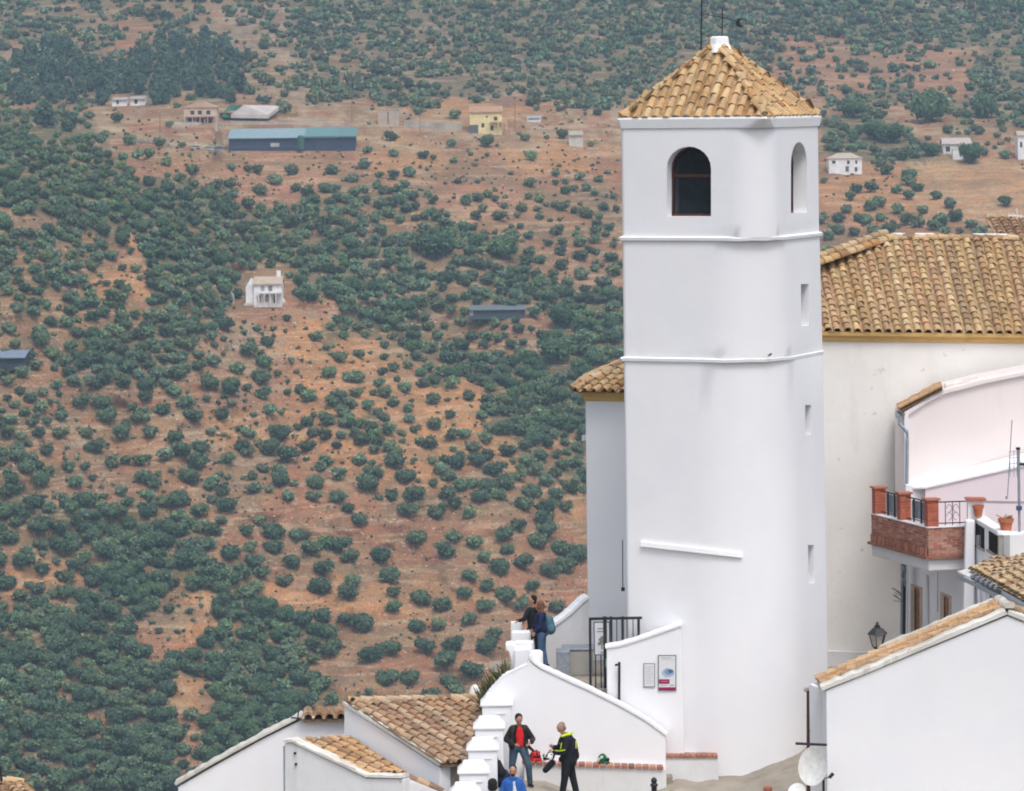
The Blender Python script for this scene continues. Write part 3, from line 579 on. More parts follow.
for lb, L_ in SEEN.items():          # trees that would read alike: say which is larger, then which stands where
    if len(L_) < 2: continue
    if len(L_) == 2:
        L_.sort(key=lambda q: -q[0]); nm = ['larger', 'smaller'] if L_[0][0] > L_[1][0]*1.12 else None
        if nm is None: L_.sort(key=lambda q: q[1]); nm = ['left-hand', 'right-hand']
    else: L_.sort(key=lambda q: q[1]); nm = ['leftmost']+(['middle'] if len(L_) == 3 else [q+'-from-left' for q in ('second', 'third', 'fourth', 'fifth', 'sixth', 'seventh', 'eighth', 'ninth', 'tenth', 'eleventh', 'twelfth', 'thirteenth', 'fourteenth', 'fifteenth', 'sixteenth')][:len(L_)-2])+['rightmost']
    for w_, (r_, x_, o) in zip(nm, L_): o['label'] = w_+' '+lb
for nm, v, q, c_, lb in (('olive_wood', mv, mq, mc, 'mass of smaller olive trees and evergreens covering the valley slopes'), ('scrub', sv, sq, scl, 'scrub bushes speckling the far hillsides'), ('stones', st_v, st_q, st_c, 'pale stones and outcrops scattered on the slopes')):
    me = np_mesh(nm, np.concatenate(v), np.concatenate(q), ['leaf'], np.concatenate(c_)); o = bpy.data.objects.new(nm, me); COL.objects.link(o); tag(o, lb, kind='stuff')
print('TREES', len(trees), 'individual', len(ind))
# ============================================================ THE VILLAGE
def wall_prism(name, px, pf, thick, mat, parent, n=(0, 1, 0), bevel=.02):
    mb = MB(); mb.prism([pf(*p) for p in px], Vector(n)*thick); return mb.build(name, mat, parent, bevel=bevel)
def coping(name, px, pf, parent, w_=.42, h=.10, over=.04, n=(0, 1, 0), mat='white_coping', sub=6, wob=.008):
    pts = [pf(*p) for p in px]; n = Vector(n); fine = []
    for a, b in zip(pts, pts[1:]):
        for k in range(sub): fine.append(a.lerp(b, k/sub))
    fine.append(pts[-1]); mb = MB(); rings = []; rnd = random.Random(len(name)+len(px))
    for i, p in enumerate(fine):
        d = (fine[min(i+1, len(fine)-1)]-fine[max(i-1, 0)]).normalized(); up = n.cross(d) if n.cross(d).z > 0 else d.cross(n)
        up.normalize(); f = p-n*over; bk = p+n*(w_+over); hh = h+rnd.uniform(-wob, wob)
        rings.append([f, f+up*hh*.75, f+n*(w_*.18)+up*hh, bk-n*(w_*.18)+up*hh, bk+up*hh*.75, bk])
    mb.loft(rings); return mb.build(name, mat, parent, smooth=False)
# ---- ground under the village
mb = MB(); mb.box((-4.6, 94, -18.6), (7.8, 15, 2.0)); mb.box((14.3, 104, -18.6), (30, 36, 2.0)); tag(mb.build('village_ground', 'stone'), 'rubble ground under the village houses', kind='structure')
# sloping stone street at the foot of the tower
mb = MB(); xs = [655, 664, 680, 700, 740, 780, 825, 870, 930]; ys = [781, 777, 776, 776.5, 775, 766, 752, 742, 735]
def zb(px): return -(np.interp(px, xs, ys)-100)/4100*99.3
gxx = np.linspace(640, 940, 76); gyy = np.linspace(90, 112, 56); b0 = 0
for j, Y in enumerate(gyy):
    for i, px in enumerate(gxx):
        x = P(px, 770, 99.3).x; z = zb(px)-(99.3-min(Y, 99.3))*.10*(1 if Y < 99.3 else 0)
        z += .10*(float(vnoise(np.array(x*1.6), np.array(Y*1.2)))-.5)+.05*(float(vnoise(np.array(x*6.), np.array(Y*5.)))-.5)
        mb.v.append(Vector((x, Y, z)))
n_ = len(gxx)
for j in range(len(gyy)-1):
    for i in range(n_-1): mb.face((j*n_+i, j*n_+i+1, (j+1)*n_+i+1, (j+1)*n_+i))
tag(mb.build('street', 'stone', smooth=True), 'worn stone street rising past the tower foot', kind='structure')
zP = -16.27
mb = MB(); mb.prism([Vector((P(q, 785, 97).x, 96.15, z)) for q, z in ((515, zP), (545, zP-.03), (572, -16.55), (610, -16.9), (650, -17.1), (650, -18), (515, -18))], (0, 2.0, 0)); tag(mb.build('plaza', 'stone', bevel=.03), 'stone landing where the motorcyclists stand', kind='structure')

# ---- bell tower
TH = math.radians(24.2); c0 = P(721.7, 240, 101); TC0 = Vector((c0.x, 101, 0)); eLv = Vector((math.cos(TH), -math.sin(TH), 0)); eRv = Vector((math.sin(TH), math.cos(TH), 0))
def ring(z, side, rf, rl=.12, k=10, wob=0):
    h = side/2; pts = []
    cor = [(1, -1, rf), (1, 1, rl), (-1, 1, .12), (-1, -1, rl)]      # (along eL, along eR): front, right, back, left
    for a, b, r in cor:
        r = min(r, h); ca, cb = a*(h-r), b*(h-r)
        a0 = {(1, -1): -90, (1, 1): 0, (-1, 1): 90, (-1, -1): 180}[(a, b)]
        for i in range(k+1):
            t = math.radians(a0+90*i/k); pts.append(TC0+eLv*(ca+r*math.cos(t))+eRv*(cb+r*math.sin(t))+Vector((0, 0, z+wob*math.sin(i*1.7+a*2+b))))
    return pts
zt = lambda py: P(757, py, 99.2).z
tower = empty('bell_tower', (TC0.x, TC0.y, zt(790)), 'tall round-cornered white bell tower with tiled pyramid roof, in the centre right', 'tower')
S = 3.79
def lev(py0, py1, r0, r1, s0=S, s1=S, n=8): return [ring(zt(py0+(py1-py0)*i/n), s0+(s1-s0)*i/n, r0+(r1-r0)*i/n) for i in range(n+1)]
sh_ = lambda L_, a, b: [[p+Vector((a+(b-a)*i/(len(L_)-1), 0, 0)) for p in r] for i, r in enumerate(L_)]
mb = MB(); mb.loft(sh_(lev(800, 361, 2.3, 1.85, 3.86, S+.05), .055, .03)+sh_(lev(359, 240, 1.6, 1.4, S+.04, S+.01), .025, .005)+lev(237, 118, .95, .8)); shaft = mb.build('shaft', 'white', tower)
Cf = TC0+eLv*(S/2)-eRv*(S/2); pL = vplane(Cf, -24.2); pR = vplane(Cf, 65.8)
def arch(x0, x1, yt, yb, n=12, ry=None):
    cx, rx = (x0+x1)/2, (x1-x0)/2; ry = ry or 22; return [(x0, yb)]+[(cx-rx*math.cos(math.pi*i/n), yt+ry-ry*math.sin(math.pi*i/n)) for i in range(n+1)]+[(x1, yb)]
cuts = []
w1 = arch(666.5, 711, 146.5, 216.5); cuts.append(MB().prism([pL(*p)-eRv*.4 for p in w1], eRv*(.4+1.1)))
w2 = arch(791, 807, 142, 213, ry=22); cuts.append(MB().prism([pR(*p)+eLv*.5 for p in w2], -eLv*(.5+1.0)))
for x0, x1, y0, y1 in ((800, 808, 284, 326), (803, 809, 405, 435), (805.5, 811.5, 545, 583)):
    cuts.append(MB().prism([pR(*p)+eLv*.5 for p in ((x0, y1), (x0, y0), (x1, y0), (x1, y1))], -eLv*(.5+1.0)))
loc_ = shaft.parent; 
for cc in cuts:
    for i in range(len(cc.v)): cc.v[i] = cc.v[i]-Vector(tower.location)
shaft.parent = None; boolean(shaft, cuts); shaft.parent = tower; shaft.data.polygons.foreach_set('use_smooth', [True]*len(shaft.data.polygons)); shaft.data.set_sharp_from_angle(angle=math.radians(32))
# windows set back in their arches
def wframe(poly, pf, inw, dep, name, glass=True):
    cx = sum(p[0] for p in poly)/len(poly); cy = sum(p[1] for p in poly)/len(poly); o_ = [pf(*p)+inw*dep for p in poly]; n = len(poly)
    C_ = pf(cx, cy)+inw*dep; q = [p+(C_-p).normalized()*.06 for p in o_]; mb = MB(); b = 0; mb.v = [p for p in o_]+q+[p+inw*.08 for p in o_]+[p+inw*.08 for p in q]
    for i in range(n):
        j = (i+1) % n; mb.face((i, j, n+j, n+i)); mb.face((2*n+i, 2*n+j, 3*n+j, 3*n+i)); mb.face((n+i, n+j, 3*n+j, 3*n+i)); mb.face((i, j, 2*n+j, 2*n+i))
    L_ = (q[0].lerp(q[-1], 0)); zz = pf(cx, 176).z; a = q[0].copy(); a.z = zz; c = q[-1].copy(); c.z = zz
    mb.bar(a+inw*.04, c+inw*.04, .04, .07); fr = mb.build(name, 'wood_red', tower)
    g_ = MB(); g_.prism([p+inw*.05 for p in q], inw*.02); g_.build('pane', 'glass', fr)
    mb = MB(); mb.prism([p+inw*.12 for p in o_], inw*.02); return fr
wframe(w1, pL, eRv, .34, 'window'); wframe(w2, pR, -eLv, .36, 'window')
# string courses
for py, s_, r in ((238.5, S, 1.2), (360, S, 1.7)):
    mb = MB(); mb.loft([ring(zt(py+2.2), s_+.05, r, wob=.006), ring(zt(py+1.6), s_+.12, r, wob=.008), ring(zt(py-1.2), s_+.14, r, wob=.008), ring(zt(py-2.4), s_+.04, r, wob=.006)]); mb.build('string_course', 'white_coping', tower)
mb = MB(); mb.loft([ring(zt(128), S+.01, .8), ring(zt(127.3), S+.07, .6, wob=.006), ring(zt(118.5), S+.15, .25, wob=.006), ring(zt(116.5), S+.12, .25)]); mb.build('cornice', 'white_coping', tower)
# slanting ledge on the lower shaft
def surf(px, py, side, r):
    rg = ring(0, side, r); best = None; d = P(px, py, 1.0); dx = Vector((d.x, d.y))
    for i in range(len(rg)):
        a, b = rg[i], rg[(i+1) % len(rg)]; ex, ey = b.x-a.x, b.y-a.y; den = dx.x*ey-dx.y*ex
        if abs(den) < 1e-9: continue
        t = (a.x*ey-a.y*ex)/den; u = (a.x*dx.y-a.y*dx.x)/den
        if 0 <= u <= 1 and t > 0 and (best is None or t < best): best = t
    return d*best
mb = MB(); rings = []
for i in range(14):
    u = i/13; p = surf(641+101*u, 546+11.5*u, S+.06, 2.1); nn = Vector((-.2+.3*u, -1, 0)).normalized(); h = .11
    rings.append([p-nn*.1, p+nn*.075, p+nn*.06+Vector((0, 0, h)), p-nn*.1+Vector((0, 0, h+.02))])
mb.loft(rings); mb.build('ledge', 'white_coping', tower)
# tower roof
Hr = S/2-.02; zE = zt(118); apex = Vector((TC0.x, TC0.y, P(722, 44, 101).z))
cn = [TC0+eLv*(a*Hr)+eRv*(b*Hr)+Vector((0, 0, zE)) for a, b in ((1, -1), (1, 1), (-1, 1), (-1, -1))]
plug = MB()
def tri_roof(A, B, T, parent, pal, pg=None, **k):
    u = (B-A); mid = (A+B)/2; s_ = T-mid
    # keep tiles whose centre lies inside the triangle, measured in the roof plane
    nrm = u.cross(s_).normalized(); e1 = u.normalized(); e2 = nrm.cross(e1); f2 = lambda p: ((p-A).dot(e1), (p-A).dot(e2))
    tile_roof('roof_tiles', A, B, B+s_, A+s_, parent, pal, clip=[f2(A), f2(B), f2(T)], plug=pg, cf=f2, **k)
    mb = MB(); mb.cur = (.42, .26, .13); d = nrm if nrm.z > 0 else -nrm; mb.poly([A-d*.01, B-d*.01, T-d*.01]); mb.build('roof_deck', 'tile', parent, recalc=False)
roofE = tower
for i in range(4): tri_roof(cn[i-1], cn[i], apex, tower, 'ochre', plug, pitch=.265, expo=.36)
plug.build('eaves_mortar', 'white_coping', tower, recalc=False)
for i in range(4): ridge_tiles('hip_tiles', cn[i]+(apex-cn[i]).normalized()*.02+Vector((0, 0, .06)), apex+Vector((0, 0, .05)), tower, 'ochre', r=.10, expo=.36)
mb = MB(); mb.loft([[apex+Vector((r*math.cos(t), r*math.sin(t), z)) for t in [math.radians(45*k+20) for k in range(8)]] for r, z in ((.36, -.22), (.26, .0), (.24, .16), (.20, .19))]); mb.build('finial_block', 'white_coping', tower, bevel=.02)
# lightning rod and weather vane with a crescent
Yr = 101.2; rod = MB().tube([P(701, 60, Yr), P(702, -30, Yr)], .017).build('lightning_rod', 'black_metal'); tag(rod, 'thin black lightning rod rising beside the tower roof apex', 'rod')
van = empty('weather_vane', apex+Vector((0, 0, .17)), 'black weather vane with a crescent moon on the tower top', 'weather vane')
MB().tube([P(722, 40, 101), P(722.5, 8, 101)], .014).build('pole', 'black_metal', van)
MB().tube([P(704, 14, 101), P(722.3, 17.5, 101), P(737, 21, 101)], .009).build('arm', 'black_metal', van)
mb = MB(); o1 = [(740.5+4.8*math.cos(math.radians(a)), 22.8+4.6*math.sin(math.radians(a))) for a in range(60, 301, 20)]; o2 = [(742.6+2.9*math.cos(math.radians(a)), 22.3+3.0*math.sin(math.radians(a))) for a in range(290, 69, -20)]
mb.prism([P(x, y, 101) for x, y in o1+o2], (0, .03, 0)); mb.build('crescent', 'black_metal', van)
tag(MB().tube([surf(769, 357, S, 1.4)+Vector((-.03, -.08, .03)), surf(770, 356.2, S, 1.4)+Vector((0, -.08, .045)), surf(771, 356, S, 1.4)+Vector((.015, -.08, .065))], [.012, .028, .014]).build('bird', 'black_metal'), 'tiny dark bird perched on the lower string course of the tower', 'bird')

# ---- church nave to the right and apse to the left
nave = empty('church', (P(920, 700, 113).x, 113, P(920, 745, 113).z), 'large church nave with long tiled hip roof and ochre cornice, right of the tower', 'church')
a8 = 8; pN = vplane(P(822, 340, 112), a8); nd = Vector((-math.sin(math.radians(a8)), math.cos(math.radians(a8)), 0))
wall_prism('wall', [(780, 333), (1120, 338), (1120, 800), (786, 800)], pN, .8, 'white_cream', nave, nd)
wall_prism('plinth', [(786, 649), (1000, 655), (1000, 800), (786, 800)], lambda x, y: pN(x, y)-nd*.12, .1, 'white_old', nave, nd)
mb = MB(); rings = []
for x in (780, 1120):
    p0 = pN(x, 341+(x-822)*.012); sx = []
    for o_, z in ((.0, 0), (.05, .0), (.08, .05), (.08, .11), (.14, .15), (.20, .17), (.22, .27), (-.3, .27), (-.3, 0)): sx.append(p0-nd*o_+Vector((0, 0, z)))
    rings.append(sx)
mb.loft(rings); mb.build('cornice', 'ochre', nave)
ev = lambda x: pN(x, 331+(x-822)*.014)-nd*.20
rg_ = lambda x: P(x, 238.5+(x-893)*.008, 112.3+3.55+(x-822)/36.6*math.tan(math.radians(a8)))
hipc = [(893, 236), (1125, 237), (1150, 345), (800, 340), (800, 268), (822, 260)]
tile_roof('roof_tiles', ev(800), ev(1122), rg_(1100), rg_(778), nave, 'church', pitch=.285, expo=.27, clip=hipc, jit=1.3)
mb = MB(); mb.cur = (.30, .19, .11); dz = Vector((0, 0, -.07)); mb.poly([ev(800)+dz, ev(1122)+dz, rg_(1100)+dz, rg_(893)+dz, ev(800).lerp(rg_(778), .72)+dz]); mb.build('roof_deck', 'tile', nave, recalc=False)
for r in (ridge_tiles('ridge_tiles', rg_(891)+Vector((0, 0, .02)), rg_(1110)+Vector((0, 0, .02)), nave, 'pale', r=.12),): pass
hp0, hp1 = P(806, 268, 113.6), rg_(893)
ridge_tiles('hip_tiles', hp0, hp1+Vector((0, 0, .03)), nave, 'ochre', r=.14)
bk = [P(800, 262, 115.5), P(889, 234.0, 118)]
mb = MB(); mb.cur = (.42, .28, .16); mb.poly([hp0, hp1, bk[1], bk[0]]); mb.build('side_roof', 'tile', nave, recalc=False)
ridge_tiles('hip_tiles', hp0+Vector((-.05, .5, .12)), hp1+Vector((-.18, .5, .14)), nave, 'pale', r=.13)
mb = MB()
for x0, x1 in ((893, 905), (915, 934), (972, 1008)): mb.bar(rg_(x0)+Vector((0, .02, .13)), rg_(x1)+Vector((0, .02, .13)), .12, .06)
mb.build('ridge_mortar', 'white_coping', nave, bevel=.02)
# farther roof over the nave's ridge
fr = empty('tiled_roof_house', P(1010, 300, 124), 'red tiled roof end peeking over the church ridge at the right edge', 'house')
tile_roof('roof_tiles', P(1003, 244, 122), P(1080, 250, 122), P(1066, 219, 125), P(986, 218.5, 125), fr, 'brown', pitch=.30, expo=.36)
ridge_tiles('ridge_tiles', P(986, 218, 125), P(1066, 218.5, 125), fr, 'pale', r=.12); wall_prism('wall', [(1003, 246), (1080, 252), (1080, 320), (1003, 320)], lambda x, y: P(x, y, 122.3), .4, 'white', fr)
mb = MB(); mb.tube([P(1017, 219, 124.6), P(1017, 208, 124.6)], .02); mb.tube([P(1008, 216, 124.6), P(1026, 216.5, 124.6)], .015)
for x in (1009, 1013, 1021, 1025): mb.tube([P(x, 218.5, 124.6), P(x, 212, 124.6)], .012)
tag(mb.build('antenna', 'dish'), 'small white aerial on the roof end above the church ridge', 'antenna')
# apse
aps = empty('church_apse', (P(600, 650, 107).x, 106, P(600, 720, 106).z), 'low white apse with ochre cornice and tiled roof behind the tower, at its left', 'church')
zc, zwb = P(590, 403, 106).z, P(590, 800, 106).z
A0, A1, A2 = P(586, 500, 108.5), P(588.5, 500, 107.2), P(668, 500, 104.5)
def plan(px, Y): return Vector((P(px, 500, Y).x, Y, 0))
pl_ = [plan(586.5, 107.0), plan(660, 106.2), plan(760, 107), plan(760, 111), plan(600, 111.5)]
mb = MB(); mb.prism([p+Vector((0, 0, zwb)) for p in pl_], (0, 0, zc-zwb)); mb.build('wall', 'white', aps, bevel=.03)
cen = sum(pl_, Vector())/5; grow = lambda k: [cen+(p-cen)*k for p in pl_]
mb = MB(); mb.loft([[p+Vector((0, 0, z)) for p in grow(k)] for k, z in ((.99, zc-.03), (1.02, zc), (1.03, zc+.08), (1.05, zc+.12), (1.08, zc+.20), (1.09, zc+.27))]); mb.build('cornice', 'ochre', aps)
rp = [p+Vector((0, 0, zc+.25)) for p in grow(1.16)]; top = Vector((cen.x+.3, cen.y, zc+1.55)); 
for i, j in ((0, 1), (1, 2), (4, 0)): tri_roof(rp[i], rp[j], top, aps, 'ochre', pitch=.28, expo=.30)
for i in (0, 1): ridge_tiles('hip_tiles', rp[i]+Vector((0, 0, .06)), top+Vector((0, 0, .05)), aps, 'pale', r=.11)
tag(MB().prism([P(582, 436, 107.6), P(587.5, 435, 107.6), P(587.5, 440, 107.6), P(582, 441, 107.6)], (0, .25, 0)).build('stone_bracket', 'white_coping'), 'small white bracket jutting from the apse wall', 'bracket')
MBc = MB().tube([P(622.6, 540, 104.4), P(622.8, 589, 104.4)], .012); MBc.bbox(P(623, 591, 104.4), (.09, .07, .09)); tag(MBc.build('wall_cable', 'black_metal'), 'thin cable with a small box in the corner of apse and tower', 'cable')

# ---- terrace walls, stair wall and bench
Yw = 98.6; pW = vplane(Vector((0, Yw, 0)), 0)
sw = empty('stair_wall', (P(590, 780, Yw).x, Yw, P(590, 800, Yw).z), 'big white curved stair wall behind the motorcyclists, swept up to the left', 'wall')
cpl = [(482.5, 704), (484.5, 699), (488.5, 693.5), (493, 688), (498, 682.5), (503, 677.5), (508, 674), (514, 671.5), (521, 668), (527.5, 665)]
cpr = [(527.5, 663), (528.5, 659), (533, 664), (540, 669), (552, 674), (570, 682.5), (589, 691), (604, 698.5), (619, 706), (633, 714), (645, 721), (655, 728), (665.5, 736)]
wall_prism('wall', [(482, 840)]+cpl+cpr[1:]+[(666, 768), (667, 840)], pW, .34, 'white', sw, bevel=.015)
coping('coping', cpl, pW, sw, w_=.34, h=.03, over=.01)
coping('coping', [(529.3, 655.5), (530, 659.5), (534, 663.5), (541, 668.5), (552, 673.5), (570, 682), (589, 690.5), (604, 698), (619, 705.5), (633, 713.5), (645, 720.5), (655, 727.5), (665.5, 735.5)], pW, sw, w_=.34, h=.085, over=.035)
mb = MB(); mb.loft([[P(536, 660, 98.9)+Vector((r*math.cos(a*math.pi/6)*.9, r*math.sin(a*math.pi/6), z)) for a in range(12)] for r, z in ((.19, -.35), (.19, .1), (.185, .20), (.13, .235))]); mb.build('end_post', 'white_coping', sw, smooth=True)
bn = empty('bench', (P(600, 780, 98.3).x, 98.3, P(600, 800, 98.3).z), 'white masonry bench with a red brick edge under the curved wall', 'bench')
pb = lambda x, y: P(x, y, 98.12)
wall_prism('seat_block', [(524, 763.5), (666.3, 769), (667, 840), (524, 840)], pb, .47, 'white_old', bn)
mb = MB(); x = 522.0; rnd = random.Random(4)
while x < 664:
    a, b2 = pb(x, 761.2+(x-524)*.0385), pb(x+6.2, 761.2+(x+6-524)*.0385); k = rnd.uniform(.8, 1.15); mb.cur = rnd.choice([(.46*k, .19*k, .13*k), (.40*k, .15*k, .10*k), (.54*k, .27*k, .19*k), (.34*k, .15*k, .11*k)])
    mb.box((a+b2)/2+Vector((0, .12, -.035)), (6.2/41.8, .36, .075)); x += 7.1
mb.build('brick_edge', 'brick', bn, bevel=.01)
mb = MB(); mb.box(pb(594, 765)+Vector((0, .16, -.04)), (141/41.8, .30, .06), R=Matrix.Rotation(.038, 3, 'Y')); mb.build('mortar_bed', 'white_old', bn)
# wall with the notices, joined to the tower
Y3 = 98.95; p3 = vplane(P(610, 700, 99.12), -3); n3 = Vector((math.sin(math.radians(3)), math.cos(math.radians(3)), 0))
nw = empty('notice_wall', (P(650, 770, 99.3).x, 99.3, P(650, 800, 99.3).z), 'short white wall with two notices, sloping up to the tower', 'wall')
wall_prism('wall', [(606.5, 647), (637, 640), (662, 631.5), (681, 625.5), (686, 800), (607.5, 800)], p3, .45, 'white', nw, n3, .03)
coping('coping', [(605.5, 648.5), (620, 646), (637, 641), (662, 632.5), (682, 625.5)], p3, nw, w_=.45, h=.07, over=.04, n=n3)
b3 = empty('low_bench', (P(692, 770, 98.6).x, 98.6, P(692, 790, 98.6).z), 'low white ledge with red brick edge at the tower foot', 'bench')
pb3 = lambda x, y: P(x, y, 98.75)
wall_prism('block', [(662, 757), (718, 757.5), (719.5, 800), (662, 800)], pb3, .8, 'white_old', b3)
mb = MB(); x = 664
while x < 716:
    a = pb3(x+2.5, 755.7); k = rnd.uniform(.8, 1.15); mb.cur = (.46*k, .21*k, .15*k); mb.box(a+Vector((0, .2, -.02)), (5/41.5, .48, .07)); x += 5.4
mb.build('brick_edge', 'brick', b3, bevel=.01)
tag(MB().prism([P(*q, 98.4) for q in ((664, 777), (672.5, 776), (673.5, 800), (664, 800))], (0, .35, 0)).build('stone_post', 'stone', bevel=.03), 'short rough stone post between the bench and the street', 'post')
# notices
def board(name, x0, y0, x1, y1, label, frame, items):
    o = empty(name, p3((x0+x1)/2, y1)-n3*.03, label, 'sign'); f = lambda x, y, d: p3(x, y)-n3*d
    def rect(a, b, c, d, dep, mb, th=.006): mb.prism([f(a, b, dep), f(c, b, dep), f(c, d, dep), f(a, d, dep)], n3*th)
    mb = MB(); mb.cur = frame; rect(x0, y0, x1, y1, .035, mb, .034); mb.build('frame', 'paint', o)
    mb = MB(); mb.cur = (.74, .74, .76); rect(x0+.9, y0+.9, x1-.9, y1-.9, .042, mb); mb.build('panel', 'paint', o)
    for nm, cells in items:
        mb = MB()
        for (a, b, c, d, col) in cells: mb.cur = col; rect(a, b, c, d, .047, mb, .004)
        mb.build(nm, 'paint', o)
    return o
gr = (.34, .34, .36)
board('notice', 643.5, 663, 655, 687, 'plain narrow white notice with faint lines, left of the museum poster', (.26, .27, .29), [('text', [(645.5, 666.5+2.3*i, 653-(i*37 % 3), 667+2.3*i, (.5, .5, .52)) for i in range(8)])])
po = board('poster', 658, 655, 676.3, 690.5, 'framed white poster with blue picture and crimson bands near the tower', (.16, .17, .21), [('crimson_band', [(659, 679, 669.5, 683.5, (.33, .02, .09)), (659, 687, 675.5, 690, (.33, .02, .09))]), ('text', [(661, 657.3, 671, 657.8, gr), (662, 659, 674, 659.5, (.55, .6, .68)), (661, 680.7, 668, 681.4, (.6, .4, .45)), (660, 684.8, 667, 685.3, gr), (670, 684.5, 674, 685.2, (.2, .2, .2))])])
mb = MB()
for cx, cy, rx, ry, col, dp in ((668, 672.5, 6.5, 5, (.42, .52, .68), .047), (669, 671.5, 4.8, 3.4, (.24, .33, .50), .050), (670.5, 671, 2.6, 1.8, (.10, .14, .26), .053)):
    mb.cur = col; mb.prism([p3(cx+rx*math.cos(a*.628), cy+ry*math.sin(a*.628)*(1 if a % 2 else .85))-n3*dp for a in range(10)], n3*.003)
mb.build('picture', 'paint', po)
# handrail
mb = MB(); mb.tube([P(619, 712, 98.98), P(619.3, 662, 98.98)], .032); mb.tube([P(619.3, 664.5, 98.98), P(615.5, 665, 98.9)], .028); tag(mb.build('handrail', 'black_metal'), 'black upright handrail post against the notice wall', 'handrail')
# terrace floor and shaded back wall
zF = P(575, 683, 100.5).z
mb = MB(); mb.box((P(570, 683, 101).x, 101.95, zF-1.5), (4.0, 5.2, 3.0)); tag(mb.build('terrace', 'stone'), 'terrace floor behind the curved wall', kind='structure')
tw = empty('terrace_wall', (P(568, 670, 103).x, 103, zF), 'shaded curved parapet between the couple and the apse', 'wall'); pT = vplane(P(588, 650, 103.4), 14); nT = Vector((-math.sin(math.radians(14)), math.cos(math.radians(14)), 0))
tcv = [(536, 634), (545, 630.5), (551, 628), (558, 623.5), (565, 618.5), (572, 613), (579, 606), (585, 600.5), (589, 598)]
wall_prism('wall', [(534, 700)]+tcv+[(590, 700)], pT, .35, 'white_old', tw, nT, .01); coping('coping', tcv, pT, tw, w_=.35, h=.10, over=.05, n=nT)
gb = empty('utility_box', (P(574, 675, 101.8).x, 101.8, zF), 'grey masonry box on the terrace below the shaded parapet', 'box')
MB().bbox((P(563.5, 675, 101.6).x, 101.6, zF), (.34, .6, .68)).build('side_block', 'grey_metal', gb, bevel=.02); MB().bbox((P(578, 675, 102.3).x, 102.2, zF), (.75, .8, .62)).build('body', 'cement', gb, bevel=.02)
MB().bbox((P(578, 675, 102.3).x, 102.2, zF+.622), (.80, .86, .05)).build('lid', 'grey_metal', gb, bevel=.02)
# gate
gt = empty('gate', (P(605, 690, 100.6).x, 100.6, P(600, 695, 100.6).z), 'black iron gate standing open between terrace and notice wall', 'gate'); f = lambda x, y, Y=99.62: P(x, y, Y)
mb = MB(); mb.bar(f(590, 619), f(590.6, 700), .06); mb.bar(f(589, 618.8), f(642, 617.8), .06); mb.bar(f(604.8, 616.5), f(606, 705), .09); mb.bar(f(591, 695), f(606, 704), .06); mb.build('frame', 'black_metal', gt)
for x in (611, 622.5, 638.5): MB().bar(f(x, 616.5 if x != 638.5 else 618), f(x+.6, 690), .065).build('bar', 'black_metal', gt)
for x in (616.7, 627, 633): MB().bar(f(x, 619), f(x+.5, 690), .022).build('bar', 'black_metal', gt)
for x in (595.5, 601): MB().bar(f(x, 655), f(x+.4, 700), .03).build('bar', 'black_metal', gt)
MB().box(f(607, 663, 99.55), (.08, .06, .22)).build('lock', 'grey_metal', gt)
# hanging board behind the gate
sg = empty('sign_board', P(601, 656, 101.2), 'white board with a tree emblem hung behind the black gate', 'sign'); fs = lambda x, y, d=0: P(x, y, 101.2-d)
mb = MB(); mb.cur = (.10, .10, .12); mb.prism([fs(593.5, 622), fs(609.8, 621.5), fs(610, 655), fs(594, 655.5)], (0, .03, 0)); mb.build('frame', 'paint', sg)
mb = MB(); mb.cur = (.72, .74, .77); mb.prism([fs(594.6, 623, .01), fs(609, 622.6, .01), fs(609.2, 654, .01), fs(595, 654.5, .01)], (0, .006, 0)); mb.build('panel', 'paint', sg)
mb = MB(); mb.cur = (.25, .23, .20)
for cx, cy, r in ((602, 641, 2.4), (599.5, 643.5, 1.9), (604.5, 643.3, 2), (602, 637.6, 1.9), (600, 639.5, 1.5), (604.5, 640, 1.6)): mb.prism([fs(cx+r*math.cos(a*.785), cy+r*.8*math.sin(a*.785), .018+cx*1e-5) for a in range(8)], (0, .003, 0))
mb.prism([fs(601.5, 644, .02), fs(602.5, 644, .02), fs(602.6, 649, .02), fs(601.3, 649, .02)], (0, .003, 0)); mb.build('tree_emblem', 'paint', sg)
mb = MB(); mb.cur = (.3, .3, .3)
for y, a, b2 in ((628, 597.5, 606.5), (631, 597, 607), (652, 600, 605)): mb.prism([fs(a, y, .018), fs(b2, y, .018), fs(b2, y+1, .018), fs(a, y+1, .018)], (0, .003, 0))
mb.build('text', 'paint', sg)

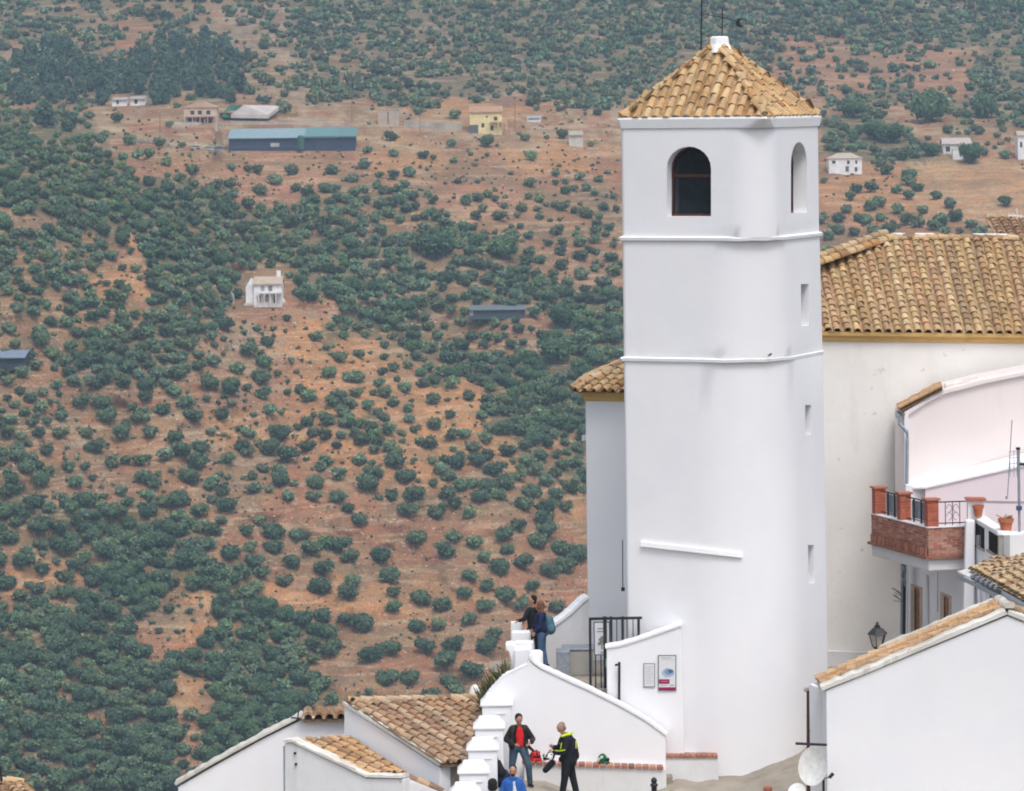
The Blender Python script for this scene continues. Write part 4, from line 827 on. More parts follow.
# ---- stepped parapet pillars, from the terrace down to the front
def pillar(cx, ytop, wpx, Y, label, hpx=100, fancy=True, panel=True):
    k = Y/F; w_ = wpx*k; base = P(cx, ytop, Y); zt_ = base.z; o = empty('parapet_pillar', (base.x, Y+w_/2, zt_-hpx*k), label, 'pillar', 'white stepped parapet pillars'); c = Vector((base.x, Y+w_/2, 0))
    sq = lambda s, z: [c+Vector((dx*s/2, dy*s/2, z)) for dx, dy in ((-1, -1), (1, -1), (1, 1), (-1, 1))]
    hc = .26 if fancy else .05
    if fancy: MB().loft([sq(w_*1.0, zt_-hc), sq(w_*1.06, zt_-hc+.02), sq(w_*1.06, zt_-hc+.07), sq(w_*.74, zt_-.07), sq(w_*.70, zt_-.02), sq(w_*.62, zt_)]).build('cap', 'white_coping', o, bevel=.015)
    MB().prism(sq(w_*.94, zt_-hpx*k), (0, 0, hpx*k-hc+.001)).build('post', 'white', o, bevel=.02)
    if panel:
        mb = MB(); mb.bar(Vector((c.x-.02, Y+w_*.03-.012, zt_-hc-.17)), Vector((c.x+w_*.28, Y+w_*.03-.012, zt_-hc-.17)), .02, .022); mb.build('panel_edge', 'white_old', o)
for i, (cx, yt, wp, Y, wd) in enumerate(((496.5, 696, 31, 97.9, 'topmost of the five front pillars, beside the man in the leather jacket'), (489, 719, 30.5, 96.9, 'second front pillar from the top, left of the man in jeans'), (482.5, 740.5, 31, 95.9, 'middle one of the five front pillars'), (473.5, 763.5, 31, 94.9, 'fourth front pillar down, left of the man in blue'), (465, 785.5, 30, 93.9, 'lowest front pillar, only its cap in the picture'))):
    pillar(cx, yt, wp, Y, 'white capped pillar, '+wd)
pillar(516.3, 620.5, 12, 102.2, 'slim white pillar under the hand of the man on the terrace', 70, False, False)
pillar(521.3, 630.5, 20.5, 101.4, 'white pillar in front of the slim one on the terrace', 70, False, False)
pillar(524.2, 640.5, 19.5, 100.5, 'white pillar nearest the curved wall on the terrace', 60, False, False)
pp = empty('parapet', (P(518, 660, 100).x, 100, P(518, 720, 100).z), 'white stepped parapet joining terrace pillars to the curved wall', 'wall')
MB().prism([P(*q, 99.6) for q in ((514.5, 650), (532, 648), (533, 690), (513.5, 690))], (0, .8, 0)).build('wall', 'white', pp, bevel=.03)
MB().prism([P(*q, 99.8) for q in ((505.5, 644.5), (512, 643.5), (516, 645), (516, 672), (512.5, 672), (511, 660), (508.5, 652), (505.5, 650))], (0, .6, 0)).build('end_scroll', 'white_coping', pp, bevel=.03)

# ---- bollard, clay pot
bo = empty('bollard', (P(654, 780, 96.5).x, 96.5, -17.0), 'black iron bollard with a ball top in front of the bench', 'bollard'); bx_ = P(654, 780, 96.5)
MB().lathe((bx_.x, 96.5, -17.0), [(.10, 0), (.10, .12), (.065, .18), (.065, .80), (.09, .82), (.09, .86), (.05, .89)], 14).build('post', 'black_metal', bo, smooth=True)
zb_ = P(654, 780.5, 96.5).z; MB().lathe((bx_.x, 96.5, zb_), [(.03, -.07), (.06, -.05), (.075, 0), (.055, .05), (.02, .075)], 14).build('ball', 'black_metal', bo, smooth=True)
cp = P(767.7, 787, 95); MB_ = MB().lathe(cp+Vector((0, 0, -.5)), [(.07, 0), (.085, .3), (.10, .46), (.10, .5), (.08, .5), (.07, .40)], 12); tag(MB_.build('clay_pot', 'clay_red', smooth=True), 'small red clay pot top poking up before the tower', 'pot')
# ---- pink house with brick balcony
ph = empty('pink_house', (P(960, 600, 106).x, 106, P(960, 700, 106).z), 'pale pink house gable above the brick balcony, at the right edge', 'house')
pg = vplane(P(905, 450, 109), 4)
wall_prism('wall', [(905.5, 415), (925, 402), (944, 392.5), (985, 382), (1024, 374.5), (1080, 364), (1080, 560), (905.5, 560)], pg, 3.0, 'pink', ph)
coping('verge', [(906, 415.5), (925, 403.2), (944, 393.5), (985, 383), (1024, 375), (1080, 364)], pg, ph, w_=.5, h=.13, over=.10, mat='pink')
mb = MB(); rn = random.Random(2)
for k in range(16):
    u = k/15; x = 946+u*118; y = 385.5-u*19.5; p = pg(x, y); kk = rn.uniform(.9, 1.05); mb.cur = (.74*kk, .68*kk, .65*kk); q = pg(x+9.5, y-1.5)
    mb.tube([p+Vector((0, .2, -.03)), q+Vector((0, .2, .02))], [.085, .065], 8)
mb.build('verge_tiles', 'paint', ph)
tile_roof('roof_tiles', P(900, 410, 108.9), P(900, 407, 111.5), P(941, 384.5, 111.5), P(942, 388, 108.9), ph, 'orange', pitch=.24, expo=.3)
gu = empty('gutter', P(900, 416, 105.9), 'grey gutter end with swan neck downpipe on the pink house', 'gutter')
MB().tube([P(897.5, 415.5, 108.7), P(897.5, 412.5, 111.5)], .07).build('channel', 'grey_metal', gu)
MB().tube([P(899, 416, 108.7), P(899.5, 424, 108.7), P(907, 432, 108.7), P(907.3, 440, 108.7), P(907, 487, 108.7)], .045).build('downpipe', 'grey_metal', gu)
MB().prism([P(904.5, 415, 108.85), P(908.5, 415, 108.85), P(908, 560, 108.85), P(904, 560, 108.85)], (0, .1, 0)).build('corner_strip', 'shade_white', ph)
# lower lean-to wall with white sloped top
ln = empty('lean_to_wall', (P(970, 520, 103.9).x, 104, P(970, 560, 104).z), 'rose coloured wall with a broad white sloping top behind the balcony', 'wall')
pl2 = vplane(P(926, 500, 107.2), 3)
wall_prism('wall', [(925, 487.5), (1024, 464.5), (1080, 452), (1080, 560), (925, 560)], pl2, .3, 'pink2', ln)
mb = MB(); mb.prism([pl2(923, 487)-Vector((0, .05, 0)), pl2(1080, 451.5)-Vector((0, .05, 0)), P(1080, 440, 109.1), P(1024, 453, 109.1), P(908, 482.5, 109.1), P(908, 488, 107.5)], (0, 0, -.05)); mb.build('sloped_top', 'white_coping', ln)
mb = MB(); mb.prism([P(*q, 107.4) for q in ((906, 485), (926, 487), (926, 530), (904, 530))], (0, .3, 0)); mb.build('side', 'white', ln)
wall_prism('ledge_line', [(985, 500.5), (1080, 502), (1080, 503.5), (985, 502)], lambda x, y: pl2(x, y)-Vector((0, .02, 0)), .02, 'cement', ln, bevel=0)
# facade below the balcony
fc = empty('street_house', (P(940, 600, 107).x, 106, P(940, 660, 106).z), 'shaded white street facade with brown shuttered openings under the balcony', 'house')
fa0, fa1 = P(904, 600, 110.5), P(1005, 600, 101.5); an = math.degrees(math.atan2(fa1.y-fa0.y, fa1.x-fa0.x)); pF = vplane(fa0, an); nF = Vector((-math.sin(math.radians(an)), math.cos(math.radians(an)), 0))
if nF.y < 0: nF = -nF
fcw = wall_prism('wall', [(903.5, 535), (1010, 535), (1010, 760), (903.5, 760)], pF, .4, 'shade_white', fc, nF, 0)
for (x0, x1, y0a, y0b, y1a, y1b, lb) in ((911.2, 922.3, 583.5, 587.5, 632, 629, 0), (940.8, 951.5, 591.5, 596, 622, 620, 0), (971.5, 977, 599.5, 602, 612, 611, 0)):
    o = MB().prism([pF(*q)-nF*.02 for q in ((x0, y0a), (x1, y0b), (x1, y1b), (x0, y1a))], nF*.05).build('window', 'beige', fc)
    MB().prism([pF(*q)-nF*.035 for q in ((x0+(x1-x0)*.48, y0a+3.5), (x1-2.2, y0b+2.2), (x1-2.2, y1b), (x0+(x1-x0)*.48, y1a))], nF*.04).build('shutter', 'wood', o)
    MB().bar(pF(x0+(x1-x0)*.5, (y0a+5))-nF*.04, pF(x0+(x1-x0)*.5, y1a-2)-nF*.04, .035).build('shadow_gap', 'wood_red', o)
for x, y0, y1, r in ((928.5, 575, 625, .04), (939.5, 562, 612, .012), (966, 585, 610, .03), (981, 588, 608, .04)): MB().tube([pF(x, y0)-nF*.05, pF(x, y1)-nF*.05], r).build('wall_pipe', 'shade_white' if r > .02 else 'grey_metal', fc)
pi = empty('downpipes', P(905, 632, 109.8), 'dark bundle of downpipe and cables at the corner beneath the balcony', 'pipe')
MB().tube([P(903.2, 556, 109.6), P(902.5, 634, 109.6)], .065).build('pipe', 'grey_metal', pi); MB().tube([P(905.3, 556, 109.4), P(904.6, 634, 109.4)], .06).build('pipe', 'black_metal', pi)
MB().tube([P(907.6, 558, 109.2), P(906.6, 640, 109.2)], .03).build('pipe', 'shade_white', pi)
mb = MB(); mb.tube([P(901, 556.5, 109.3), P(906, 559, 109.3), P(911, 558, 109)], .03); 
for k in range(7): mb.tube([P(903+rn.uniform(0, 3), 560+k*3, 109.25), P(905+rn.uniform(0, 3), 566+k*3.4, 109.25)], .018)
mb.build('cable_bracket', 'grey_metal', pi)
mb = MB()
for k in range(9): a = P(902, 594+rn.uniform(-2, 8), 109.4); mb.tube([a, a+Vector((-rn.uniform(.1, .28), 0, rn.uniform(.0, .22)))], .008, 5)
tag(mb.build('weeds', plain('dry_weed', (.09, .08, .05))), 'little dry weeds growing from the downpipe corner', 'plant')
# balcony
bal = empty('balcony', P(925, 553, 104.6), 'red brick balcony with iron rails on a whitewashed slab', 'balcony')
zs = P(871.5, 540, 108).z; K0 = hitz(871.5, 540, zs); K1 = hitz(928.5, 555, zs); K2 = hitz(969.5, 553.5, zs); K3 = K2+(K0-K1)
up = lambda p, h: p+Vector((0, 0, h)); px_h = lambda p: p*1.0
dA = (K1-K0).normalized(); dB = (K2-K1).normalized(); inA = Vector((-dA.y, dA.x, 0)); inB = Vector((-dB.y, dB.x, 0))
if inA.x < 0: inA = -inA
if inB.y < 0: inB = -inB
sl = MB(); o_ = .10; q0, q1, q2, q3 = K0-inA*o_-dA*.05, K1-inA*o_-inB*o_, K2-inB*o_, K3
sl.prism([up(q, -.42) for q in (q0+inA*.12, q1+inA*.1+inB*.1, q2+inB*.1, q3)], (0, 0, .32)); sl.build('slab', 'white_old', bal, bevel=.04)
sl = MB(); sl.cur = (.34, .16, .11); sl.prism([up(q, -.10) for q in (q0, q1, q2, q3)], (0, 0, .06)); sl.build('slab_edge', 'brick', bal)
hW = .72
def brickwall(A, B, inn, name):
    mb = MB(); L = (B-A).length; d = (B-A).normalized(); rr = random.Random(9); nr = 10; bh = hW/nr
    mb.cur = (.55, .48, .42); mb.prism([A+inn*.012, B+inn*.012, B+inn*.14, A+inn*.14], (0, 0, hW-.005))
    for r in range(nr):
        x = -(r % 2)*.12
        while x < L:
            x0, x1 = max(0, x+.012), min(L, x+.235); x += .25
            if x1-x0 < .03: continue
            k = rr.uniform(.75, 1.15); mb.cur = tuple(c*k for c in rr.choice([(.52, .21, .15), (.56, .26, .19), (.46, .18, .12), (.60, .33, .26)]))
            p0, p1 = A+d*x0, A+d*x1; z0 = r*bh+.006; z1 = (r+1)*bh-.006
            mb.prism([up(p0, z0), up(p1, z0), up(p1, z0)+inn*.06, up(p0, z0)+inn*.06], (0, 0, z1-z0))
    return mb.build(name, 'brick', bal)
brickwall(up(K0, -.04), up(K1, -.04), inA, 'brick_parapet'); brickwall(up(K1, -.04), up(K2, -.04), inB, 'brick_parapet')
mb = MB(); L = (K1-K0).length; n_ = 15
for k in range(n_):
    p = K0+dA*(L*(k+.6)/n_)-inA*.04; kk = rn.uniform(.8, 1.2); mb.cur = (.42*kk, .18*kk, .13*kk); mb.box(up(p, .07), (.05, L/n_*.5, .20), R=Matrix((inA, dA, Vector((0, 0, 1)))).transposed())
mb.build('dentil_bricks', 'brick', bal); mb = MB(); mb.bar(up(K0-inA*.004, .07), up(K1-inA*.004, .07), .01, .2); mb.build('dentil_gap_shade', 'dark', bal)  # dark bar added to paint the shade between the bricks
def bpillar(p, w_, h=.70):
    mb = MB(); R = Matrix((inB, dB, Vector((0, 0, 1)))).transposed(); nn = 9
    for k in range(nn):
        kk = rn.uniform(.85, 1.12); mb.cur = (.50*kk, .145*kk, .085*kk); mb.box(up(p, hW-.04+h*(k+.5)/nn), (w_, w_, h/nn-.008), R=R); 
    mb.cur = (.5, .3, .24); mb.box(up(p, hW-.04+h/2), (w_-.015, w_-.015, h-.02), R=R)
    o = mb.build('brick_pillar', 'brick', bal); m2 = MB(); m2.cur = (.50, .20, .14); m2.box(up(p, hW-.04+h+.025), (w_+.09, w_+.09, .05), R=R); m2.build('pillar_cap', 'brick', o)
wP = .29; Pa = K0+dA*.2+inA*.14; Pc = K1+inA*.14+inB*.14; Pb = (Pa+Pc)/2-dA*.05
for p in (Pa, Pb, Pc): bpillar(p, wP)
def rail(A, B, n, scroll=False, solid=None):
    z0, z1 = hW+.06, hW+.60; mb = MB(); mb.bar(up(A, z1), up(B, z1), .03); mb.bar(up(A, z0), up(B, z0), .025)
    for k in range(1, n+1): p = A.lerp(B, k/(n+1)); mb.bar(up(p, z0-.08), up(p, z1), .045 if solid else .02)
    if scroll:
        for s_ in (-1, 1):
            for zc_ in (z0+.17, z1-.17): c_ = A.lerp(B, .5); mb.tube([up(c_+dB*s_*(.09+.07*math.cos(a*.7)), zc_+.10*math.sin(a*.7)) for a in range(8)], .007, 5)
    o = mb.build('railing', 'black_metal', bal)
    if solid: MB().prism([up(A.lerp(B, .15), z0+.02)+inA*.05, up(A.lerp(B, .9), z0+.02)+inA*.05, up(A.lerp(B, .9), z1-.06)+inA*.05, up(A.lerp(B, .15), z1-.06)+inA*.05], inA*.01).build('rail_panel', solid, o)
rail(Pa+dA*.18, Pb-dA*.18, 2, solid='grey_metal'); rail(Pb+dA*.18, Pc-dA*.18, 2, solid='grey_metal'); rail(Pc+dB*.18, K2+inB*.17, 3, True)
MB().prism([up(K0, hW-.035)-inA*.02, up(K1, hW-.035)-inA*.02-inB*.02, up(K1, hW-.035)+inA*.18, up(K0, hW-.035)+inA*.18], (0, 0, .03)).build('parapet_mortar', 'white', bal)
MB().prism([up(K1, hW-.034)-inB*.02, up(K2, hW-.034)-inB*.02, up(K2, hW-.034)+inB*.18, up(K1, hW-.034)+inB*.18], (0, 0, .03)).build('parapet_mortar', 'white', bal)
# white stair wall right of the balcony
sr_ = empty('white_stair_wall', (P(990, 560, 102.5).x, 102.5, P(990, 620, 102).z), 'white wall with two black grilles stepping down right of the balcony', 'wall')
W0, W1 = P(973, 540, 104.3), P(1000, 540, 101.6); an2 = math.degrees(math.atan2(W1.y-W0.y, W1.x-W0.x)); pS = vplane(W0, an2); nS = Vector((math.sin(math.radians(-an2)), math.cos(math.radians(an2)), 0))
wall_prism('side_wall', [(969, 516.5), (974, 516), (1000.5, 534), (1000.5, 640), (966, 640)], pS, .35, 'white', sr_, Vector((.8, .6, 0)), 0)
MB().prism([P(*q, 104.0) for q in ((968, 500), (985, 500), (985, 520), (968, 520))], (0, .3, 0)).build('end_post', 'white', sr_); MB().prism([P(*q, 103.9) for q in ((966.5, 498.6), (986.5, 499), (986.5, 500.8), (966.5, 500.4))], (0, .5, 0)).build('post_cap', 'clay_red', sr_)
MB().prism([P(*q, 103.75) for q in ((966, 520), (975, 520), (975, 640), (963, 640))], (0, .3, 0)).build('corner', 'white', sr_, bevel=.04)
for x0, x1, yl, yr, bl, br in ((976, 984.5, 523, 528.5, 543.5, 549.5), (989, 998, 530.5, 536, 549, 555.5)):
    g = MB().prism([pS(*q)-Vector((.8, .6, 0))*.012 for q in ((x0, yl), (x1, yr), (x1, br), (x0, bl))], Vector((.8, .6, 0))*.03).build('grille', 'dark', sr_)
    MB().prism([pS(*q)-Vector((.8, .6, 0))*.06 for q in ((x0-1, bl), (x1+.5, br), (x1+.5, br+2), (x0-1, bl+2))], Vector((.8, .6, 0))*.05).build('sill', 'stone', g)
    mb = MB()
    for k in range(1, 6): x = x0+(x1-x0)*k/6; u = k/6; mb.bar(pS(x, yl+(yr-yl)*u)-Vector((.8, .6, 0))*.03, pS(x, bl+(br-bl)*u)-Vector((.8, .6, 0))*.03, .02)
    mb.build('bars', 'black_metal', g)
MB().prism([P(*q, 101.55) for q in ((999, 535), (1080, 536), (1080, 640), (999, 640))], (0, .35, 0)).build('cement_face', 'cement', sr_); MB().prism([P(*q, 101.5) for q in ((998, 532.5), (1080, 533.5), (1080, 536), (998, 535.3))], (0, .5, 0)).build('coping', 'white_coping', sr_)
coping('coping', [(970, 515.5), (976, 520), (988, 527.3), (1001, 534.5)], pS, sr_, w_=.3, h=.07, over=.03, n=(.8, .6, 0), wob=.003)
def pot(px, py, Y, h, label, plant=False):
    b_ = P(px, py, Y); o = empty('flower_pot', b_, label, 'flower pot', 'terracotta flower pots on the white stair wall')
    MB().lathe(b_, [(h*.30, 0), (h*.43, h*.72), (h*.50, h*.73), (h*.52, h), (h*.44, h), (h*.40, h*.85)], 18).build('pot', 'terracotta', o, smooth=False)
    if plant:
        mb = MB()
        for k in range(26): a = rn.uniform(0, 6.28); r = rn.uniform(.05, .3); mb.tube([b_+Vector((0, 0, h*.9)), b_+Vector((r*math.cos(a)+.05, r*math.sin(a)*.6, h*.95+rn.uniform(0, .12)))], .012, 4)
        mb.build('dry_plant', plain('dry_plant', (.30, .22, .09)), o)
pot(978.3, 516.5, 103.85, .29, 'smaller terracotta pot, below the red-capped white post'); pot(1006, 533.5, 101.8, .38, 'larger terracotta pot with a dry plant, beside the mast', True)
ms = empty('mast', P(1019.5, 534, 101.7), 'thin grey antenna mast in front of the rose wall', 'mast'); MB().tube([P(1019.5, 534, 101.7), P(1018.5, 449, 101.7)], .035).build('pole', 'grey_metal', ms)
MB().box(P(1018, 448.5, 101.7), (.10, .08, .06)).build('head', 'black_metal', ms); MB().box(P(1019, 508, 101.62), (.14, .06, .11)).build('clamp', plain('blue_clamp', (.05, .08, .2)), ms); MB().tube([P(1019, 464, 101.7), P(1030, 464.5, 101.7)], .04).build('aerial', 'black_metal', ms)
ta = MB(); ta.tube([P(1007.5, 497, 103.6), P(1012, 420, 103.6)], .012)
for k in range(4): ta.tube([P(1008+k*.3, 452+k*6, 103.6), P(1019, 451+k*6, 103.6)], .008)
for x in (1010, 1014, 1017): ta.tube([P(x, 450, 103.6), P(x, 477, 103.6)], .007)
ta.bbox(P(1006.5, 499, 103.6), (.05, .05, .07)); tag(ta.build('antenna', 'grey_metal'), 'spindly grid aerial with a thin whip left of the mast', 'antenna')
# ---- roof corner at the far right, with gutter and tin shelf
ur = empty('brown_roofed_house', P(1010, 620, 99), 'ochre tiled house corner with a grey gutter at the right edge, above the gable', 'house')
E0, E1 = P(971.5, 570.5, 101), P(1046, 612, 93.5); T0, T1 = P(1034, 541.5, 103.2), P(1110, 572, 96)
tile_roof('roof_tiles', E0, E1, T1, T0, ur, 'pale', pitch=.25, expo=.33, jit=1.5)
MB().tube([E0+Vector((-.05, -.1, -.10)), E1+Vector((-.05, -.1, -.10))], .075).build('gutter', 'grey_metal', ur)
MB().prism([E0+Vector((.35, .1, -.12)), E1+Vector((.35, .1, -.12)), E1+Vector((.35, .1, -3)), E0+Vector((.35, .1, -3))], (.5, .4, 0)).build('wall', 'shade_white', ur)
ts_ = empty('tin_awning', P(975, 585, 99.5), 'small corrugated tin awning and brackets under the grey gutter', 'awning'); mb = MB()
a0, a1, a2, a3 = P(957.5, 571, 101.3), P(1000, 592, 97.3), P(1008, 588, 97.8), P(969, 568.5, 101.6)
mb.prism([a0, a0.lerp(a1, .30), a3.lerp(a2, .30), a3], (0, 0, -.04)); mb.build('white_sheet', 'dish', ts_); mb = MB(); mb.prism([a0.lerp(a1, .33), a1, a2, a3.lerp(a2, .33)], (0, 0, -.04)); mb.build('dark_sheet', 'black_metal', ts_)
for k in range(6): u = .33+.11*k; MB().bar(a0.lerp(a1, u)+Vector((0, -.05, .03)), a3.lerp(a2, u)+Vector((0, .05, .05)), .07).build('slat', 'grey_metal', ts_)
MB().bar(a0+Vector((0, -.05, -.12)), a1+Vector((0, -.05, -.12)), .05, .10).build('front_rail', 'grey_metal', ts_)
for x, y in ((975, 584), (991, 592)): MB().bar(P(x, y, 99.5), P(x+.5, y+24, 99.5), .06).build('strut', 'grey_metal', ts_)
# ---- big white gable house, lower right
gh = empty('white_gable_house', (P(930, 780, 92).x, 93, P(930, 840, 92).z), 'nearest white gable house with whitewashed verge, at the lower right', 'house')
Yg = 92.0; pG = vplane(Vector((0, Yg, 0)), 0); eg = Vector((-.05, .99, 0))*1.22
wl = [(826, 690.5), (1007.5, 616), (1050, 633), (1050, 860), (827.9, 860)]
wall_prism('gable_wall', wl, pG, .35, 'white', gh)
coping('verge', [(822, 690.5), (870, 671.5), (940, 642), (1007, 614)], pG, gh, w_=.30, h=.12, over=.05, mat='lichen_coping', wob=.022, sub=9); coping('verge', [(1007, 614), (1050, 631)], pG, gh, w_=.30, h=.12, over=.05, mat='lichen_coping', wob=.015)
ne, nr2 = P(823, 686.5, Yg+.36), P(1007, 608, Yg+.36)
tile_roof('roof_tiles', ne, ne+eg, nr2+eg, nr2, gh, 'orange', pitch=.21, expo=.25, jit=1.8)
nl = P(1060, 632, Yg+.36); tile_roof('roof_tiles', nl, nl+eg, nr2+eg, nr2, gh, 'pale', pitch=.25, expo=.32, jit=1.5)
rd = Vector((0, 0, .05)); ridge_tiles('ridge_tiles', nr2-Vector((0, .4, 0))+rd, nr2+eg+rd, gh, 'pale', r=.11, expo=.22, mat='lichen_coping')
coping('far_verge', [proj(ne.lerp(nr2, u)+eg) for u in (.36, .6, .8, .98)], lambda x, y: hit(x, y, ne+eg, Vector((0, 1, 0)))+Vector((0, 0, .02)), gh, w_=.25, h=.09, over=.03, mat='lichen_coping', wob=.02)
# side wall, eaves board and downpipe
sd0 = P(826, 694, Yg); sd1 = sd0+Vector((0.003, .353, 0)); MB().prism([sd1, sd0+eg*.5, sd0+eg*.5+Vector((0, 0, -4)), sd1+Vector((0, 0, -4))], (.25, 0, 0)).build('side_wall', 'white', gh)
s1 = sd0+eg*.5; MB().prism([s1, s1+Vector((-.28, .3, .1)), s1+Vector((-.28, .3, -4)), s1+Vector((0, 0, -4))], (.1, .1, 0)).build('recess_wall', 'white_old', gh)
MB().tube([P(807, 689, 94.3), P(822, 684.5, 93.2)], .09).build('gutter', 'white_old', gh); MB().tube([P(809.3, 691, 94), P(809.3, 800, 94)], .065).build('downpipe', 'wood_red', gh)
MB().box(P(815.5, 701, 93.6), (.12, .06, .10)).build('junction_box', 'black_metal', gh)
tag(MB().tube([P(796, 743.5, 91.5), P(826.5, 744.8, 91.8)], .03).build('iron_bar', 'black_metal'), 'thin iron bar sticking out from the white gable house above the dish', 'bar')
def dish(cx, cy, Y, R_, nv, label, roll=0, lnb=True):
    c_ = P(cx, cy, Y); o = empty('satellite_dish', c_, label, 'satellite dish'); nv = Vector(nv).normalized(); q = nv.to_track_quat('Z', 'Y').to_matrix()
    prof = [(R_*k/8, .22*R_*(k/8)**2) for k in range(1, 9)]; prof = prof+[(R_*1.02, .23*R_), (R_*1.0, .20*R_)]+[(R_*k/8, .22*R_*(k/8)**2-.02) for k in range(7, 0, -1)]
    MB().lathe(c_, prof, 28, q@Matrix.Diagonal((1, 1.12, 1))).build('reflector', 'dish', o, smooth=True)
    if lnb:
        tip = P(831.5, 776, Y-.35); MB().tube([c_-Vector((0, 0, R_*.95)), tip], .018).build('arm', 'grey_metal', o); m_ = MB(); m_.tube([tip+Vector((-.05, 0, -.04)), tip+Vector((.04, 0, .06))], .04); m_.build('feed_horn', 'black_metal', o)
    MB().tube([c_-nv*.05, c_-nv*.25+Vector((.05, 0, -.1)), c_-nv*.25+Vector((.05, 0, -1.0))], .03).build('mount', 'black_metal', o)
dish(815, 766.5, 91.3, .385, (-.78, -1, .30), 'larger white satellite dish beside the white gable house'); dish(797, 792.5, 90.3, .19, (-.3, -1, .9), 'smaller white dish cut by the bottom edge of the picture', lnb=False)
# ---- street lamp
lp = P(877.5, 648.5, 98.5); la = empty('street_lamp', lp, 'black iron lantern street lamp before the cream church wall', 'street lamp')
kx = 98.5/F*1.04; sq = lambda s, z: [lp+Vector((s*math.cos(math.radians(a)), s*math.sin(math.radians(a)), z)) for a in range(15, 375, 60)]
MB().loft([sq(4.6*kx, 2*kx), sq(8.3*kx, 14*kx)]).build('glass', 'lampglass', la)
MB().loft([sq(10.5*kx, 14*kx), sq(9.5*kx, 15.3*kx), sq(5.2*kx, 19.5*kx), sq(3.0*kx, 20.5*kx), sq(3.0*kx, 22*kx), sq(1.5*kx, 23*kx)]).build('roof', 'black_metal', la); MB().lathe(lp, [(.01, 22*kx), (1.6*kx, 24*kx), (.4*kx, 26*kx)], 10).build('finial', 'black_metal', la)
mb = MB()
for a, b in zip(sq(4.8*kx, 1.5*kx), sq(8.5*kx, 14*kx)): mb.bar(a, b, .018)
mb.build('frame', 'black_metal', la); MB().tube([lp+Vector((0, 0, 2*kx)), lp+Vector((0, 0, -3*kx)), lp+Vector((0, 0, -3.2))], .035).build('post', 'black_metal', la)
MB().loft([sq(1.5*kx, -3*kx), sq(4.8*kx, 2*kx)]).build('base', 'black_metal', la)

# ---- houses at the lower left
hc_ = empty('tiled_house', (P(400, 780, 99).x, 99, -17.5), 'white house with a broad mottled tile roof left of the stair pillars', 'house')
A_, B_, C_, D_ = P(442, 763.5, 97.6), None, P(476, 699, 101), P(347, 702, 100)
B_ = A_+C_-D_
tile_roof('roof_tiles', A_, B_, C_, D_, hc_, 'brown', pitch=.26, expo=.30, jit=1.8, clip=[(330, 680), (496, 680), (496, 800), (330, 800)])
mb = MB(); mb.cur = (.25, .17, .11); mb.prism([A_-Vector((0, 0, .03)), A_.lerp(B_, .38)-Vector((0, 0, .03)), C_-Vector((0, 0, .03)), D_-Vector((0, 0, .03))], (0, 0, -.06)); mb.build('roof_deck', 'tile', hc_)
ridge_tiles('ridge_tiles', D_+Vector((0, 0, .03)), C_+Vector((0, 0, .03)), hc_, 'pale', r=.10)
pc = lambda x, y: P(x, y, 100-(x-346)/96*2.4)
dd = (A_-D_); dd.z = 0; dd.normalize(); nC = Vector((-dd.y, dd.x, 0)); nC = nC if nC.y > 0 else -nC
wall_prism('gable_wall', [(344, 705.5), (370, 722), (400, 742), (440, 768), (441, 860), (344, 860)], pc, .35, 'white', hc_, nC)
coping('verge', [(344, 704), (370, 720), (400, 739.5), (441, 766)], pc, hc_, w_=.22, h=.09, over=.06, n=nC, mat='lichen_coping', wob=.02, sub=9)
wall_prism('front_wall', [(440, 768), (500, 763), (500, 860), (440, 860)], lambda x, y: P(x, y, 97.75+(x-440)/60), .3, 'stone', hc_)
# long gable behind
lg = empty('long_white_gable', (P(260, 780, 101).x, 101, -17.5), 'long low white gable wall with a thin tiled verge, at the lower left', 'house')
pl3 = lambda x, y: P(x, y, 101.2)
wall_prism('wall', [(178, 787), (215, 765.5), (260, 740.5), (303, 719), (345, 719), (345, 860), (178, 860)], pl3, .5, 'white', lg)
coping('verge', [(176, 785), (215, 762.5), (260, 738), (302, 716.5)], pl3, lg, w_=.55, h=.07, over=.08, mat='lichen_coping', wob=.02, sub=9)
tile_roof('roof_tiles', P(303, 720, 101.0), P(346, 719, 101.0), P(345, 710, 103.2), P(303, 711.5, 103.2), lg, 'brown', pitch=.30, expo=.32)
# shed
sh = empty('small_shed', (P(330, 780, 98).x, 98, -17.5), 'small white shed with an orange tiled roof in front of the long gable', 'shed')
S0, S1, S2, S3 = P(368, 776, 97.3), P(404, 775, 98.2), P(347, 737.5, 99.6), P(292, 741, 98.6)
tile_roof('roof_tiles', S0, S1, S2, S3, sh, 'orange', pitch=.25, expo=.3, jit=1.6)
ps = lambda x, y: P(x, y, 98.5-(x-285)/80*1.2); ds = (S0-S3); ds.z = 0; ds.normalize(); nSh = Vector((-ds.y, ds.x, 0)); nSh = nSh if nSh.y > 0 else -nSh
wall_prism('wall', [(284.5, 743), (292, 743), (366, 778.5), (404, 779), (404, 860), (285, 860)], ps, .3, 'white_old', sh, nSh); coping('verge', [(285, 742), (293, 742), (330, 759.5), (367, 777), (403, 778)], ps, sh, w_=.2, h=.08, over=.05, n=nSh, mat='lichen_coping', wob=.02, sub=6)
mb = MB(); [mb.box(ps(x, y)+Vector((0, -.03, 0)), (.06, .04, .05)) for x, y in ((295, 753), (296, 764))]; mb.build('vent', 'dark', sh)
MB().tube([ps(284, 746), ps(284.5, 800)], .02).build('cable', 'grey_metal', sh)
l2 = empty('low_parapet', (P(420, 785, 96.8).x, 96.8, -17.5), 'low white parapet with crumbling tiles below the broad roof', 'wall')
